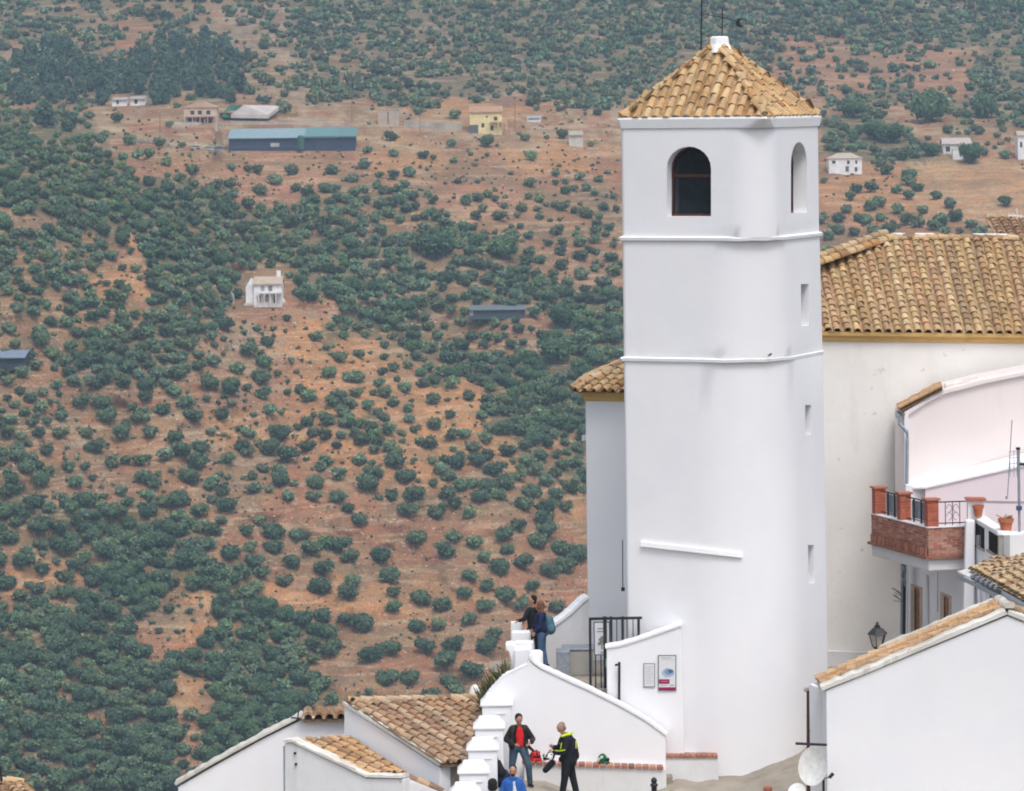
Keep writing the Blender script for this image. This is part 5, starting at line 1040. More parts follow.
wall_prism('wall', [(404, 777), (440, 792), (440, 860), (404, 860)], lambda x, y: P(x, y, 96.9), .3, 'white_old', l2); ridge_tiles('cap_tiles', P(404, 776, 97.0), P(441, 791, 97.0), l2, 'brown', r=.10, expo=.3)
bd = MB().tube([P(351.5, 701, 99.9), P(353, 699, 99.9), P(355, 698.5, 99.9)], [.04, .06, .02]); tag(bd.build('bird', 'black_metal'), 'black bird on the left end of the broad tiled roof ridge', 'bird')
mb = MB(); mb.tube([P(291, 717.5, 101), P(300, 718.5, 101)], .02); mb.tube([P(297, 722, 101), P(299, 710, 101)], .015); tag(mb.build('antenna', 'black_metal'), 'tiny dark aerial at the peak of the long gable', 'antenna')
nr3 = empty('near_roof', P(5, 800, 88), 'orange tiled roof corner in the bottom left corner of the picture', 'house'); tile_roof('roof_tiles', P(-30, 800, 87), P(40, 806, 87), P(22, 783.5, 89), P(-40, 779, 89), nr3, 'orange', pitch=.25, expo=.3, jit=1.5); ridge_tiles('ridge_tiles', P(-40, 778.5, 89), P(22, 782, 89), nr3, 'pale', r=.1)
MB().prism([P(-30, 802, 87.2), P(34, 806, 87.2), P(34, 860, 87.2), P(-30, 860, 87.2)], (0, .3, 0)).build('wall', 'white', nr3)
mb = MB(); mb.tube([P(0, 766, 88), P(1.5, 781, 88)], .03); mb.tube([P(-4, 771.5, 88), P(19, 772.5, 88)], .012); mb.tube([P(16, 764, 88), P(18, 768, 88)], .03); tag(mb.build('antenna', 'black_metal'), 'dark television aerial over the orange roof in the bottom left corner', 'antenna')
# rustic wall of tiles left of pillars (roof seen behind) and spiky shrub
vs_ = P(475, 691, 101.4); tag(MB().lathe(vs_-Vector((0, 0, .5)), [(.12, 0), (.17, .25), (.16, .45), (.10, .60), (.03, .66)], 12).build('stone_finial', 'white_cream', smooth=True), 'pale rounded stone beside the shrub above the tile roof', 'stone')
sp = empty('spiky_shrub', P(488, 700, 99.6), 'spiky green shrub with dry stems left of the curved stair wall', 'shrub'); mb = MB(); rn2 = random.Random(5)
for k in range(240):
    u = rn2.random(); b_ = P(481+u*28, 703-u*29+rn2.uniform(-1, 9), 99.5+rn2.uniform(-.3, .5)); L = rn2.uniform(.18, .55); a = rn2.uniform(-1.0, .35); g_ = rn2.uniform(.7, 1.3)
    mb.cur = ((.10*g_, .12*g_, .05*g_) if rn2.random() < .7 else (.30, .24, .13)); t = b_+Vector((L*math.sin(a)*.8, rn2.uniform(-.1, .1), L*math.cos(a)))
    mb.tube([b_, b_.lerp(t, .6)+Vector((.01, 0, 0)), t], [.022, .018, .004], 4)
mb.build('leaves', 'cloth', sp); mb = MB()
for k in range(7): b_ = P(484+k*3.4, 712-k*3.6, 99.6); mb.tube([b_, b_+Vector((rn2.uniform(-.1, .1), 0, .5))], .02, 5)
mb.build('stem', 'wood', sp)

# ---- country houses on the slopes
def fhouse(name, x0, y0, x1, y1, label, wall, roofc, roofh=.3, depth=7, kind='gable', wins=(), porch=None, cat='house'):
    by = y1; xx = np.linspace(x0, x1, 7); D_ = float(Dterr(xx, np.full(7, float(by))).min())-depth*.15-1; k = D_/F; g0 = P((x0+x1)/2, by, D_); o = empty(name, g0, label, cat); hp_ = y1-y0; wh = hp_*(1-roofh)
    W_ = (x1-x0)*k; L = lambda u, v, d=0: g0+Vector((-W_/2+u*W_, d, v*hp_*k))
    def mt(c): 
        key = 'p%s' % (c,)
        if key not in M: M[key] = plain('far_paint', c, .85, 0, .12, .6)
        return M[key]
    wv = 1-roofh; b = MB(); b.prism([L(0, -.4), L(1, -.4), L(1, wv), L(0, wv)], (0, depth, 0)); b.build('wall', mt(wall), o)
    r = MB()
    if kind == 'gable': r.prism([L(-.04, wv, -.5), L(1.04, wv, -.5), L(1.02, 1, depth*.5), L(-.02, 1, depth*.5)], (0, 0, -.25)); r.prism([L(-.04, wv, depth+.5), L(1.04, wv, depth+.5), L(1.02, 1, depth*.5), L(-.02, 1, depth*.5)], (0, 0, -.25)); r.prism([L(0, wv, .2), L(0, wv, depth), L(0, .98, depth*.5)], (W_, 0, 0))
    elif kind == 'front': r.prism([L(-.05, wv, -.4), L(1.05, wv, -.4), L(.6, 1, -.4), L(.4, 1, -.4)], (0, depth+.6, 0))
    elif kind == 'hip': r.loft([[L(-.04, wv, -.4), L(1.04, wv, -.4), L(1.04, wv, depth+.4), L(-.04, wv, depth+.4)], [L(.3, 1, depth*.45), L(.7, 1, depth*.45), L(.7, 1, depth*.55), L(.3, 1, depth*.55)]])
    elif kind == 'shed': r.prism([L(-.01, wv-.02, -.6), L(1.01, wv-.02, -.6), L(1.01, 1, depth+.5), L(-.01, 1, depth+.5)], (0, 0, -.2))
    else: r.prism([L(-.01, wv, -.1), L(1.01, wv, -.1), L(1.01, 1, -.1), L(-.01, 1, -.1)], (0, depth+.2, 0))
    r.build('roof', mt(roofc), o)
    for (a, b_, c, d, col) in wins:
        MB().prism([L(a, b_, -.06), L(c, b_, -.06), L(c, d, -.06), L(a, d, -.06)], (0, .1, 0)).build('window', mt(col), o)
    if porch:
        a, c, h, col = porch; MB().prism([L(a, h, -1.6), L(c, h, -1.6), L(c, h+.05, -1.6), L(a, h+.05, -1.6)], (0, 1.6, 0)).build('balcony', mt(col), o)
        n = max(2, int((c-a)*5))
        for i in range(n+1): p_ = L(a+(c-a)*i/n, 0, -1.5); MB().bbox(p_, (.35, .35, h*hp_*k)).build('column', mt(col), o)
    return o, L, k
DW = (.05, .05, .055); WH = (.86, .86, .86)
fhouse('stone_farmhouse', 184, 102, 217, 123.5, 'beige stone farmhouse with two upper windows and a low arched porch', (.62, .50, .37), (.56, .38, .28), .26, 9, 'front', [(.2, .42, .32, .60, DW), (.42, .42, .54, .60, DW), (.68, .42, .8, .60, DW), (.12, .02, .32, .26, (.10, .05, .05)), (.38, .02, .6, .26, (.08, .04, .04)), (.66, .02, .86, .26, (.10, .05, .05))], (.05, .95, .30, (.45, .28, .24)))
_, L_, _k = fhouse('farm_shed', 229, 128.5, 355, 149, 'long farm shed with pale blue-green roof and dark blue front', (.04, .055, .10), (.25, .36, .40), .42, 14, 'shed', [(.33, .12, .40, .30, (.42, .45, .45)), (.69, -.05, .72, .5, (.05, .06, .10)), (.02, .1, .30, .16, (.06, .09, .16)), (.40, .1, .62, .16, (.06, .09, .16))])
tk = P(301, 149, 1215); k_ = float(Dterr(np.array([301.]), np.array([149.]))[0])-6; MB().prism([L_(.60, .585, -.75), L_(.86, .585, -.75), L_(.86, 1.01, 14.6), L_(.60, 1.01, 14.6)], (0, 0, .15)).build('roof_panel', plain('teal_sheet', (.13, .27, .27), .6), _); MB().prism([L_(.865, .57, -.85), L_(1.015, .57, -.85), L_(1.015, .99, 14.6), L_(.865, .99, 14.6)], (0, 0, .22)).build('roof_panel', plain('teal_sheet2', (.12, .25, .24), .6), _)
k_ = min(k_, _.location.y-1.5); tk = P(301, 149, k_); tag(MB().lathe(tk, [(1.1, 0), (1.1, 3.8), (.9, 4.2), (.3, 4.4)], 14).build('water_tank', plain('green_tank', (.04, .12, .10))), 'dark green round water tank before the long farm shed', 'tank')
for i, (x, y, wd) in enumerate(((243, 148.5, 'left'), (257, 148.5, 'right'))):
    o, _, _ = fhouse('parked_van', x-6, y-4, x+5, y, 'small white van, the %s one of two under the long shed front' % wd, (.6, .6, .6), (.55, .55, .56), .35, 2.2, 'flat', [(.1, .3, .9, .55, DW)], cat='van')
# white tarpaulin, green net, terrace walls
def slabp(name, pts, label, col, cat, h=.5, up_=.6):
    b = MB(); q = [G(*p)+Vector((0, 0, up_)) for p in pts]; b.prism(q, (0, 0, h)); key = 'p%s' % (col,)
    if key not in M: M[key] = plain('far_paint', col, .85, 0, .15, .3)
    tag(b.build(name, M[key]), label, cat)
slabp('greenhouse_sheet', [(231, 121), (268, 121.5), (280, 112.5), (244, 111.5)], 'pale plastic sheet lying beside the beige stone farmhouse', (.55, .50, .48), 'sheet', 1.2, 1.0)
slabp('green_net', [(222, 119.5), (234, 120), (246, 111), (230, 110)], 'green shade net left of the pale plastic sheet', (.06, .20, .14), 'net', 1.0, .8)
def twall(name, pts, label, col, h=1.6):
    b = MB(); 
    for p, q in zip(pts, pts[1:]): A, B = G(*p), G(*q); b.prism([A+Vector((0, 0, -1)), B+Vector((0, 0, -1)), B+Vector((0, .0, h)), A+Vector((0, 0, h))], (0, 1.2, 0))
    key = 'p%s' % (col,)
    if key not in M: M[key] = plain('far_paint', col, .9, 0, .25, .3)
    tag(b.build(name, M[key]), label, 'wall')
twall('terrace_wall', [(404, 126), (430, 129), (462, 129.5)], 'pale retaining wall left of the yellow house', (.42, .38, .33), 2.0); twall('terrace_wall', [(168, 125.5), (200, 126), (225, 127.5)], 'low pale wall below the beige stone farmhouse', (.48, .44, .40), 1.2); twall('terrace_wall', [(230, 124), (300, 125), (350, 126.5)], 'thin pale wall above the long farm shed roof', (.44, .40, .36), 1.0); twall('terrace_wall', [(135, 143), (170, 147), (226, 149)], 'rubble edge wall along the farm track', (.50, .46, .41), .9)
fhouse('ruin', 378, 109, 399, 124, 'roofless grey-pink ruin between the long shed and the yellow house', (.50, .40, .33), (.42, .33, .28), .08, 7, 'flat', [(.45, .0, .52, .8, (.2, .16, .14))])
fhouse('yellow_house', 470, 106, 502, 132, 'yellow two-storey country house with a red-brown roof', (.82, .68, .36), (.46, .27, .17), .22, 9, 'gable', [(.36, .18, .45, .34, DW), (.75, .44, .86, .58, DW), (.5, .55, .56, .62, DW), (-.02, -.05, .26, .28, (.12, .13, .15)), (.62, .06, .74, .24, DW)], (.62, 1.15, .36, (.58, .48, .28)))
fhouse('small_hut', 569, 131, 583, 145, 'small white-walled hut right of the yellow house', (.6, .58, .52), (.45, .4, .3), .25, 5, 'shed', [])
fhouse('white_annexe', 112, 97, 127, 105, 'low white farm annexe half hidden by the pines, left of its twin', WH, (.4, .36, .34), .3, 6, 'shed', [(.3, .1, .45, .6, DW)]); fhouse('white_annexe', 130, 96, 145, 104.5, 'white farm annexe half hidden by the pines, nearer the stone farmhouse', WH, (.4, .36, .34), .3, 6, 'shed', [(.3, .1, .5, .6, DW)])
ch_, Lh, kh = fhouse('country_house', 254, 277, 282, 303, 'small white two-storey house alone on the mid slope', WH, (.50, .40, .31), .26, 8, 'gable', [(.24, .46, .38, .66, (.35, .36, .40)), (.52, .46, .66, .66, (.25, .2, .18)), (.10, .04, .26, .3, (.45, .38, .36)), (.34, .04, .52, .3, (.42, .33, .30)), (.70, .0, .82, .30, (.06, .04, .04))], (.18, 1.0, .36, (.62, .60, .57)))
MB().prism([Lh(-.30, -.2, 1), Lh(0, -.2, 1), Lh(0, .74, 1), Lh(-.13, .93, 1), Lh(-.30, .62, 1)], (0, 7, 0)).build('side_wing', M['p%s' % (WH,)], ch_); MB().bbox(Lh(.86, .88, 4), (1.1, 1.1, 2.4)).build('chimney', M['p%s' % (WH,)], ch_)
slabp('house_patio', [(244, 307), (286, 305), (284, 301), (250, 303)], 'pale patio in front of the small white house on the mid slope', (.52, .46, .40), 'patio', .6, .2)
twall('white_gatepost', [(231, 301), (234, 304)], 'tiny white wall end left of the small white house', (.7, .7, .72), 2.5)
fhouse('dark_shed', 470, 306, 525, 315.5, 'long dark blue-grey shed among trees on the mid slope', (.06, .08, .10), (.14, .17, .19), .35, 6, 'shed', [(0, .0, .06, .6, (.3, .33, .36))])
fhouse('blue_roofed_shed', -14, 352, 25, 365, 'open dark shed with a blue-grey roof at the left edge', (.04, .05, .07), (.20, .25, .32), .4, 8, 'shed', [(.5, .1, .9, .5, (.02, .02, .03))])
fhouse('country_house', 829, 153, 862, 172, 'pale cream villa with a hipped roof, just right of the tower top', WH, (.50, .43, .35), .28, 8, 'hip', [(.1, .45, .2, .6, DW), (.55, .42, .63, .6, DW), (.8, .42, .86, .6, DW), (.5, .02, .6, .3, (.15, .12, .1)), (.78, .02, .86, .25, DW)])
fhouse('country_house', 943, 138, 971, 152, 'white bungalow with a chimney above the bare brown field', (.70, .68, .66), (.52, .44, .40), .4, 8, 'gable', [(.1, .05, .25, .4, DW), (.78, .1, .92, .4, (.2, .1, .08))]); fhouse('white_garage', 953, 149, 964, 157.5, 'small white garage in front of the bungalow', WH, (.6, .6, .6), .1, 4, 'flat', [], cat='garage')
fhouse('country_house', 1018, 131, 1040, 158, 'tall white house cut by the right edge of the picture', WH, (.5, .4, .34), .15, 8, 'gable', [(.1, .4, .2, .6, DW)])
fhouse('white_van', 527, 116, 541, 121, 'white vehicle parked right of the yellow house', (.62, .66, .70), (.6, .64, .68), .3, 4, 'flat', [(.1, .3, .9, .5, DW)], cat='van')
for x, y, wd, c_ in ((196, 147.5, 'white parked car, leftmost of three along the farm track', (.65, .66, .68)), (209, 148.5, 'pale parked car, middle of three along the farm track', (.55, .58, .60)), (219, 148.8, 'blue-grey parked car, nearest the long shed of three on the track', (.25, .32, .38))):
    fhouse('parked_car', x-4.5, y-3.2, x+4.5, y, wd, c_, tuple(q*.8 for q in c_), .45, 1.8, 'front', [(.2, .35, .8, .52, DW)], cat='car')
rj = random.Random(8)
for k, (x, y, wd) in enumerate(((352, 122, 'right end of the shed roof'), (420, 136, 'bare bank left of the yellow house'), (160, 140, 'farm track'), (515, 128, 'yard right of the yellow house'))):
    g0 = G(x, y); tag(MB().tube([g0, g0+Vector((.1, 0, 8.5))], .10).build('utility_pole', 'wood'), 'thin wooden utility pole by the '+wd, 'pole', 'utility poles among the farms')
# ============================================================ PEOPLE
def smin_blob(name, prims, mat, parent, voxel=.014, sm=2):
    """prims: ('c', p0, r0, p1, r1[, squash]) tapered limb, ('e', c, (rx, ry, rz)) ellipsoid; fused into one continuous surface"""
    bm = bmesh.new()
    for pr in prims:
        if pr[0] == 'e':
            r = bmesh.ops.create_uvsphere(bm, u_segments=18, v_segments=12, radius=1)['verts']; c, s = Vector(pr[1]), pr[2]
            R = Matrix.Rotation(pr[3], 3, 'Z') if len(pr) > 3 and not isinstance(pr[3], Matrix) else (pr[3] if len(pr) > 3 else Matrix.Identity(3))
            for v in r: v.co = c+R@Vector((v.co.x*s[0], v.co.y*s[1], v.co.z*s[2]))
        else:
            p0, r0, p1, r1 = Vector(pr[1]), pr[2], Vector(pr[3]), pr[4]; d = p1-p0; L = max(d.length, 1e-4); sq = pr[5] if len(pr) > 5 else 1
            q = d.to_track_quat('Z', 'Y').to_matrix(); rings = []; seg = 14; prof = [(r0*math.sin(t), -r0*math.cos(t)) for t in (.15, .6, 1.1)]+[(r0, 0), (r1, L)]+[(r1*math.cos(t), L+r1*math.sin(t)) for t in (.5, 1.0, 1.42)]
            for r_, z in prof: rings.append([bm.verts.new(p0+q@Vector((r_*math.cos(6.2832*k/seg), r_*sq*math.sin(6.2832*k/seg), z))) for k in range(seg)])
            for a, b in zip(rings, rings[1:]):
                for k in range(seg): bm.faces.new((a[k], a[(k+1) % seg], b[(k+1) % seg], b[k]))
            bm.faces.new(rings[0][::-1]); bm.faces.new(rings[-1])
    me = bpy.data.meshes.new('t'); bm.to_mesh(me); bm.free(); o = bpy.data.objects.new('t', me); COL.objects.link(o)
    md = o.modifiers.new('r', 'REMESH'); md.mode = 'VOXEL'; md.voxel_size = voxel; md.use_smooth_shade = True
    s_ = o.modifiers.new('s', 'SMOOTH'); s_.iterations = sm; s_.factor = .5
    bpy.context.view_layer.update(); me2 = bpy.data.meshes.new_from_object(o.evaluated_get(bpy.context.evaluated_depsgraph_get())); bpy.data.objects.remove(o)
    me2.transform(Matrix.Translation(-wloc(parent))); me2.name = name; me2.materials.clear(); me2.materials.append(M[mat] if isinstance(mat, str) else mat); r = bpy.data.objects.new(name, me2); COL.objects.link(r); r.parent = parent; return r
def cm(name, c, rough=.8, var=.2):
    if name not in M: M[name] = plain(name, c, rough, 0, var, 14, .2)
    return name
def hand(p, d, side, grip=.5):
    """palm and five fingers as prims; p wrist, d forward direction, side = thumb side"""
    p = Vector(p); d = Vector(d).normalized(); s = Vector(side).normalized(); dn = d.cross(s).normalized(); pr = [('c', p, .026, p+d*.05, .034, .6), ('c', p+d*.04, .034, p+d*.085, .036, .55)]
    for k, L in enumerate((.070, .078, .072, .056)):
        b = p+d*.085+s*(.028-.019*k); m_ = b+d*L*.5+dn*L*.18*grip; e = m_+d*L*.42*(1-grip*.5)+dn*L*.5*grip; pr += [('c', b, .0095, m_, .009), ('c', m_, .009, e, .0075)]
    b = p+d*.03+s*.028; pr += [('c', b, .013, b+s*.03+d*.03, .011), ('c', b+s*.03+d*.03, .011, b+s*.035+d*.062, .009)]
    return pr
def head(c, fwd, h=.115, tilt=0):
    """head prims with nose, brow, chin, ears; c centre, fwd facing"""
    c = Vector(c); f = Vector(fwd).normalized(); s = f.cross(Vector((0, 0, 1))).normalized(); u = s.cross(f); R = Matrix((s, f, u)).transposed()
    return [('e', c+u*.025, (.084, .102, .105), R), ('e', c+f*.022-u*.045, (.062, .070, .072), R), ('e', c+f*.060-u*.085, (.026, .026, .022), R), ('c', c+f*.088+u*.02, .011, c+f*.108-u*.014, .016), ('e', c+f*.082-u*.050, (.026, .014, .010), R),
            ('e', c+s*.077-u*.01, (.012, .024, .032), R), ('e', c-s*.077-u*.01, (.012, .024, .032), R), ('e', c+f*.083+u*.034, (.045, .014, .012), R)], R
def face_bits(c, fwd, parent):
    c = Vector(c); f = Vector(fwd).normalized(); s = f.cross(Vector((0, 0, 1))).normalized(); u = s.cross(f)
    for k in (-1, 1):
        b = MB(); b.lathe(c+f*.084+s*k*.031+u*.016, [(.003, -.009), (.011, -.004), (.012, .003), (.004, .009)], 8); b.build('eye', 'dark', parent, smooth=True)
def person(loc, label, J, skin_prims, coat, trous, shoes, hair, head_c, fwd, extra=()):
    o = empty('person', loc, label, 'person'); O = Vector(loc); T = lambda pr: tuple((O+Vector(a)) if isinstance(a, (tuple, Vector)) and i in ((1,) if pr[0] == 'e' else (1, 3)) else a for i, a in enumerate(pr))
    def put(name, prims, mat, voxel=.014):
        r = smin_blob(name, prims, mat, o, voxel); return r
    hp, R = head(head_c, fwd); body = hp+[('c', Vector(head_c)-Vector((0, 0, .06))-Vector(fwd).normalized()*.012, .054, J['neck'], .062)]+skin_prims+[shrink(q) for q in coat[1]+trous[1]]
    put('body', body, 'skin', .010); face_bits(head_c, fwd, o)
    for nm, prims, mat in (coat, trous, shoes, hair)+tuple(extra): put(nm, prims, mat, .013)
    return o
V = Vector
def hairp(c, fwd, k=1.0):
    f = Vector(fwd).normalized(); s = f.cross(Vector((0, 0, 1))).normalized(); u = s.cross(f); R = Matrix((s, f, u)).transposed(); c = Vector(c)
    return [('e', c+u*.056-f*.034, (.093*k, .102*k, .086*k), R), ('e', c-f*.052-u*.005, (.086*k, .066*k, .095*k), R)]
def shrink(q): return (q[0], q[1], tuple(x*.7 for x in q[2]))+tuple(q[3:]) if q[0] == 'e' else (q[0], q[1], q[2]*.7, q[3], q[4]*.7)+tuple(q[5:])
def legs(hL, kL, aL, hR, kR, aR, r=1.0):
    return [('c', hL, .098*r, kL, .066*r), ('c', kL, .066*r, aL, .056*r), ('c', hR, .098*r, kR, .066*r), ('c', kR, .066*r, aR, .056*r), ('e', (V(hL)+V(hR))/2+V((0, 0, .03)), (.165*r, .12*r, .12))]
def bodylegs(aL, aR): return [('c', aL, .042, V(aL)+V((0, 0, -.04)), .04), ('c', aR, .042, V(aR)+V((0, 0, -.04)), .04)]
def shoe(a, d): a = V(a); d = V(d).normalized(); return [('c', a+V((0, 0, -.05))-d*.05, .045, a+V((0, 0, -.055))+d*.13, .038, .9), ('e', a+V((0, 0, -.02)), (.052, .06, .05))]
def arm(s, e, w_, r=1.0): return [('c', s, .064*r, e, .052*r), ('c', e, .052*r, w_, .042*r)]
cm('leather', (.022, .018, .018), .45); cm('red_shirt', (.62, .02, .025)); cm('jeans', (.06, .10, .14)); cm('black_cloth', (.014, .016, .02)); cm('neon', (.62, .80, .05)); cm('blue_jacket', (.03, .12, .42)); cm('navy', (.018, .026, .07)); cm('teal', (.07, .15, .20)); cm('white_shirt', (.6, .65, .68)); cm('jeans2', (.06, .11, .20)); cm('black_shoe', (.015, .015, .018), .5)
# man in an open leather jacket, red shirt and jeans, looking down at his zip
f0 = P(519.5, 785.5, 97.15); L0 = V((f0.x, f0.y, zP)); A = lambda x, y, z: L0+V((x, y, z))
hd = A(.0, -.09, 1.60); fw = V((.25, -.86, -.55))
hips = (A(-.12, 0, .90), A(.09, 0, .90)); kn = (A(-.17, -.06, .50), A(.22, -.12, .52)); an_ = (A(-.16, .02, .09), A(.25, -.02, .09))
wr = (A(-.10, -.24, 1.03), A(.27, -.20, 1.08))
person(L0, 'man in an open black leather jacket, red shirt and jeans standing by the pillars', {'neck': A(0, 0, 1.42)}, hand(wr[0], (.6, -.3, -.1), (0, 0, 1), .8)+hand(wr[1], (-.5, -.4, -.5), (0, 0, 1), .8)+bodylegs(*an_),
       ('jacket', [('c', A(-.13, .02, 1.34), .125, A(-.13, .02, .98), .13, .8), ('c', A(.14, .02, 1.34), .125, A(.12, .03, .98), .115, .8), ('e', A(0, .05, 1.15), (.20, .12, .30)), ('e', A(0, .02, 1.42), (.16, .09, .06)), ('c', A(.16, -.10, 1.02), .05, A(.33, -.14, .87), .035), ('c', A(-.15, -.08, 1.3), .05, A(-.17, -.11, .95), .055)]+arm(A(-.17, .02, 1.35), A(-.31, .0, 1.12), wr[0]+V((-.03, .02, 0)), 1.3)+arm(A(.18, .02, 1.33), A(.33, .02, 1.12), wr[1]+V((.03, .02, .0)), 1.3), 'leather'),
       ('jeans', legs(hips[0], kn[0], an_[0], hips[1], kn[1], an_[1], 1.2), 'jeans'), ('shoes', shoe(an_[0], (-.2, -1, 0))+shoe(an_[1], (.5, -1, 0)), 'black_shoe'),
       ('hair', hairp(hd, fw), 'hair'), hd, fw,
       [('shirt', [('c', A(.02, -.085, 1.36), .075, A(.02, -.10, 1.02), .09, .9), ('e', A(.02, -.09, 1.20), (.10, .07, .2))], 'red_shirt')])
# grey-haired man in a black and neon-yellow riding jacket, facing left, head bowed
f1 = P(566, 790, 96.6); L0 = V((f1.x, f1.y, -16.52)); B = lambda x, y, z: L0+V((x*1.05, y*1.05, z*1.07))
hd = B(-.09, -.03, 1.60); fw = V((-.80, -.35, -.55)); hips = (B(.02, -.08, .88), B(.06, .09, .88)); kn = (B(.02, -.12, .48), B(.16, .12, .50)); an_ = (B(-.13, -.10, .09), B(.28, .08, .10)); an_ = (B(-.10, -.12, .09), B(.25, .06, .09))
kn = (B(-.03, -.12, .49), B(.16, .10, .49)); wr = (B(-.27, -.20, 1.10), B(-.28, .06, 1.16))
person(L0, 'grey-haired man in a black riding jacket with neon yellow trim, head bowed', {'neck': B(.0, 0, 1.42)}, hand(wr[0], (-.5, .2, .1), (0, 0, 1), .9)+hand(wr[1], (-.3, -.5, .3), (0, 0, 1), .6)+bodylegs(*an_),
       ('jacket', [('c', B(.03, 0, 1.32), .18, B(.07, 0, .88), .20), ('e', B(.02, 0, 1.41), (.15, .19, .09)), ('e', B(.12, 0, 1.12), (.15, .18, .26)), ('c', B(.14, .04, 1.28), .12, B(.19, .04, .98), .13)]+arm(B(.04, -.19, 1.36), B(-.04, -.26, 1.10), wr[0]+V((.03, 0, 0)), 1.55)+arm(B(.02, .18, 1.36), B(-.10, .22, 1.12), wr[1]+V((.03, .02, 0)), 1.5), 'black_cloth'),
       ('trousers', legs(hips[0], kn[0], an_[0], hips[1], kn[1], an_[1], 1.3), 'black_cloth'), ('shoes', shoe(an_[0], (-1, -.4, 0))+shoe(an_[1], (-.7, -.6, 0)), 'black_shoe'),
       ('hair', hairp(hd, fw, .97), 'hair_grey'), hd, fw,
       [('neon_collar', [('c', B(-.07, -.13, 1.44), .035, B(.09, -.14, 1.485), .036), ('c', B(.09, -.14, 1.485), .036, B(.15, .0, 1.49), .035), ('c', B(-.08, -.11, 1.44), .03, B(-.10, .0, 1.42), .03)], 'neon'), ('neon_stripe', [('c', B(.235, -.155, 1.33), .016, B(.235, -.175, 1.18), .016), ('c', B(-.09, -.215, 1.30), .014, B(-.12, -.235, 1.14), .014), ('c', B(-.12, -.315, 1.145), .016, B(-.02, -.335, 1.165), .016), ('c', B(-.24, -.25, 1.145), .013, B(-.14, -.30, 1.14), .014)], 'neon')])
# black camera bag hanging in front of him, and dark companion standing close behind
bg_ = empty('shoulder_bag', P(545, 768, 97.0), 'long black bag dangling before the man in the neon-trimmed jacket', 'bag')
smin_blob('body', [('c', P(552, 763, 96.9), .085, P(545.5, 770, 96.85), .075)], 'black_cloth', bg_); MB().tube([P(552, 762, 96.85), P(557, 748, 96.8), P(560, 738, 96.8)], .02).build('strap', 'black_cloth', bg_)
f2 = P(556, 786, 97.55); L0 = V((f2.x, f2.y, zP)); E = lambda x, y, z: L0+V((x, y, z)); hd = E(.22, .1, 1.48)
# helmets on the bench
def helmet(px, py, Y, col, col2, label, yaw=0):
    c = P(px, py, Y); o = empty('helmet', c-V((0, 0, .13)), label, 'helmet', 'motorcycle helmets on the bench'); R = Matrix.Rotation(yaw, 3, 'Z')
    b = smin_blob('shell', [('e', c+V((0, 0, .02)), (.125, .145, .135)), ('c', c+R@V((-.07, -.10, -.075)), .05, c+R@V((.07, -.10, -.075)), .05), ('c', c+R@V((-.10, 0, -.06)), .055, c+R@V((.10, 0, -.06)), .055), ('e', c+R@V((0, -.06, -.06)), (.11, .10, .07))], cm(*col), o, .012)
    smin_blob('visor', [('e', c+R@V((0, -.055, .012)), (.118, .10, .055))], 'black_cloth', o, .012)
    mb = MB(); 
    smin_blob('stripe', [('c', c+R@V((-.10, -.03, .075)), .04, c+R@V((-.10, .07, -.02)), .045), ('c', c+R@V((.0, -.12, .075)), .03, c+R@V((.02, -.02, .14)), .03), ('c', c+R@V((.08, -.05, .115)), .02, c+R@V((.11, .05, .04)), .03)], cm(*col2), o, .012)
zbn = 0; helmet(535.5, 756.5, 98.3, ('helmet_red', (.55, .015, .02), .25), ('helmet_black', (.02, .02, .02), .3), 'red and black motorcycle helmet on the bench', .3)
helmet(548.5, 758.5, 98.3, ('helmet_white', (.7, .7, .72), .25), ('helmet_black', (.02, .02, .02), .3), 'white and black motorcycle helmet between the two standing men', -.4); helmet(603, 759.8, 98.3, ('helmet_green', (.02, .10, .05), .25), ('helmet_mint', (.55, .72, .60), .3), 'green and white motorcycle helmet alone on the bench', 1.0)
# man in a blue jacket lower on the stairs
L0 = V((P(513, 780, 95.5).x, 95.5, P(513, 765, 95.5).z-1.76)); D = lambda x, y, z: L0+V((x, y, z)); hd = D(0, -.02, 1.62); fw = V((-.1, -1, -.12)); an_ = (D(-.12, 0, .09), D(.12, 0, .09)); wr = (D(-.25, -.12, .95), D(.25, -.12, .95))
person(L0, 'bearded man in a bright blue jacket over a pale shirt, on the lower stairs', {'neck': D(0, 0, 1.42)}, hand(wr[0], (.1, -.3, -1), (.3, -1, 0), .3)+hand(wr[1], (-.1, -.3, -1), (-.3, -1, 0), .3)+bodylegs(*an_),
       ('jacket', [('c', D(-.11, .02, 1.34), .13, D(-.11, .02, .95), .12), ('c', D(.11, .02, 1.34), .13, D(.11, .02, .95), .12), ('e', D(0, .03, 1.2), (.22, .13, .3)), ('e', D(0, .02, 1.40), (.16, .10, .08)), ('c', D(-.08, -.05, 1.46), .035, D(.08, -.05, 1.46), .035)]+arm(D(-.18, .02, 1.34), D(-.28, .02, 1.08), wr[0], 1.25)+arm(D(.18, .02, 1.34), D(.28, .02, 1.08), wr[1], 1.25), 'blue_jacket'),
       ('trousers', legs(D(-.1, 0, .9), D(-.11, -.03, .5), an_[0], D(.1, 0, .9), D(.11, -.03, .5), an_[1]), 'jeans'), ('shoes', shoe(an_[0], (0, -1, 0))+shoe(an_[1], (0, -1, 0)), 'black_shoe'),
       ('hair', hairp(hd, fw), 'hair'), hd, fw,
       [('beard', [('e', hd+V((0, -.055, -.075)), (.052, .045, .035))], 'hair'), ('shirt', [('c', D(.03, -.045, 1.36), .05, D(.045, -.075, 1.0), .07)], 'white_shirt')])
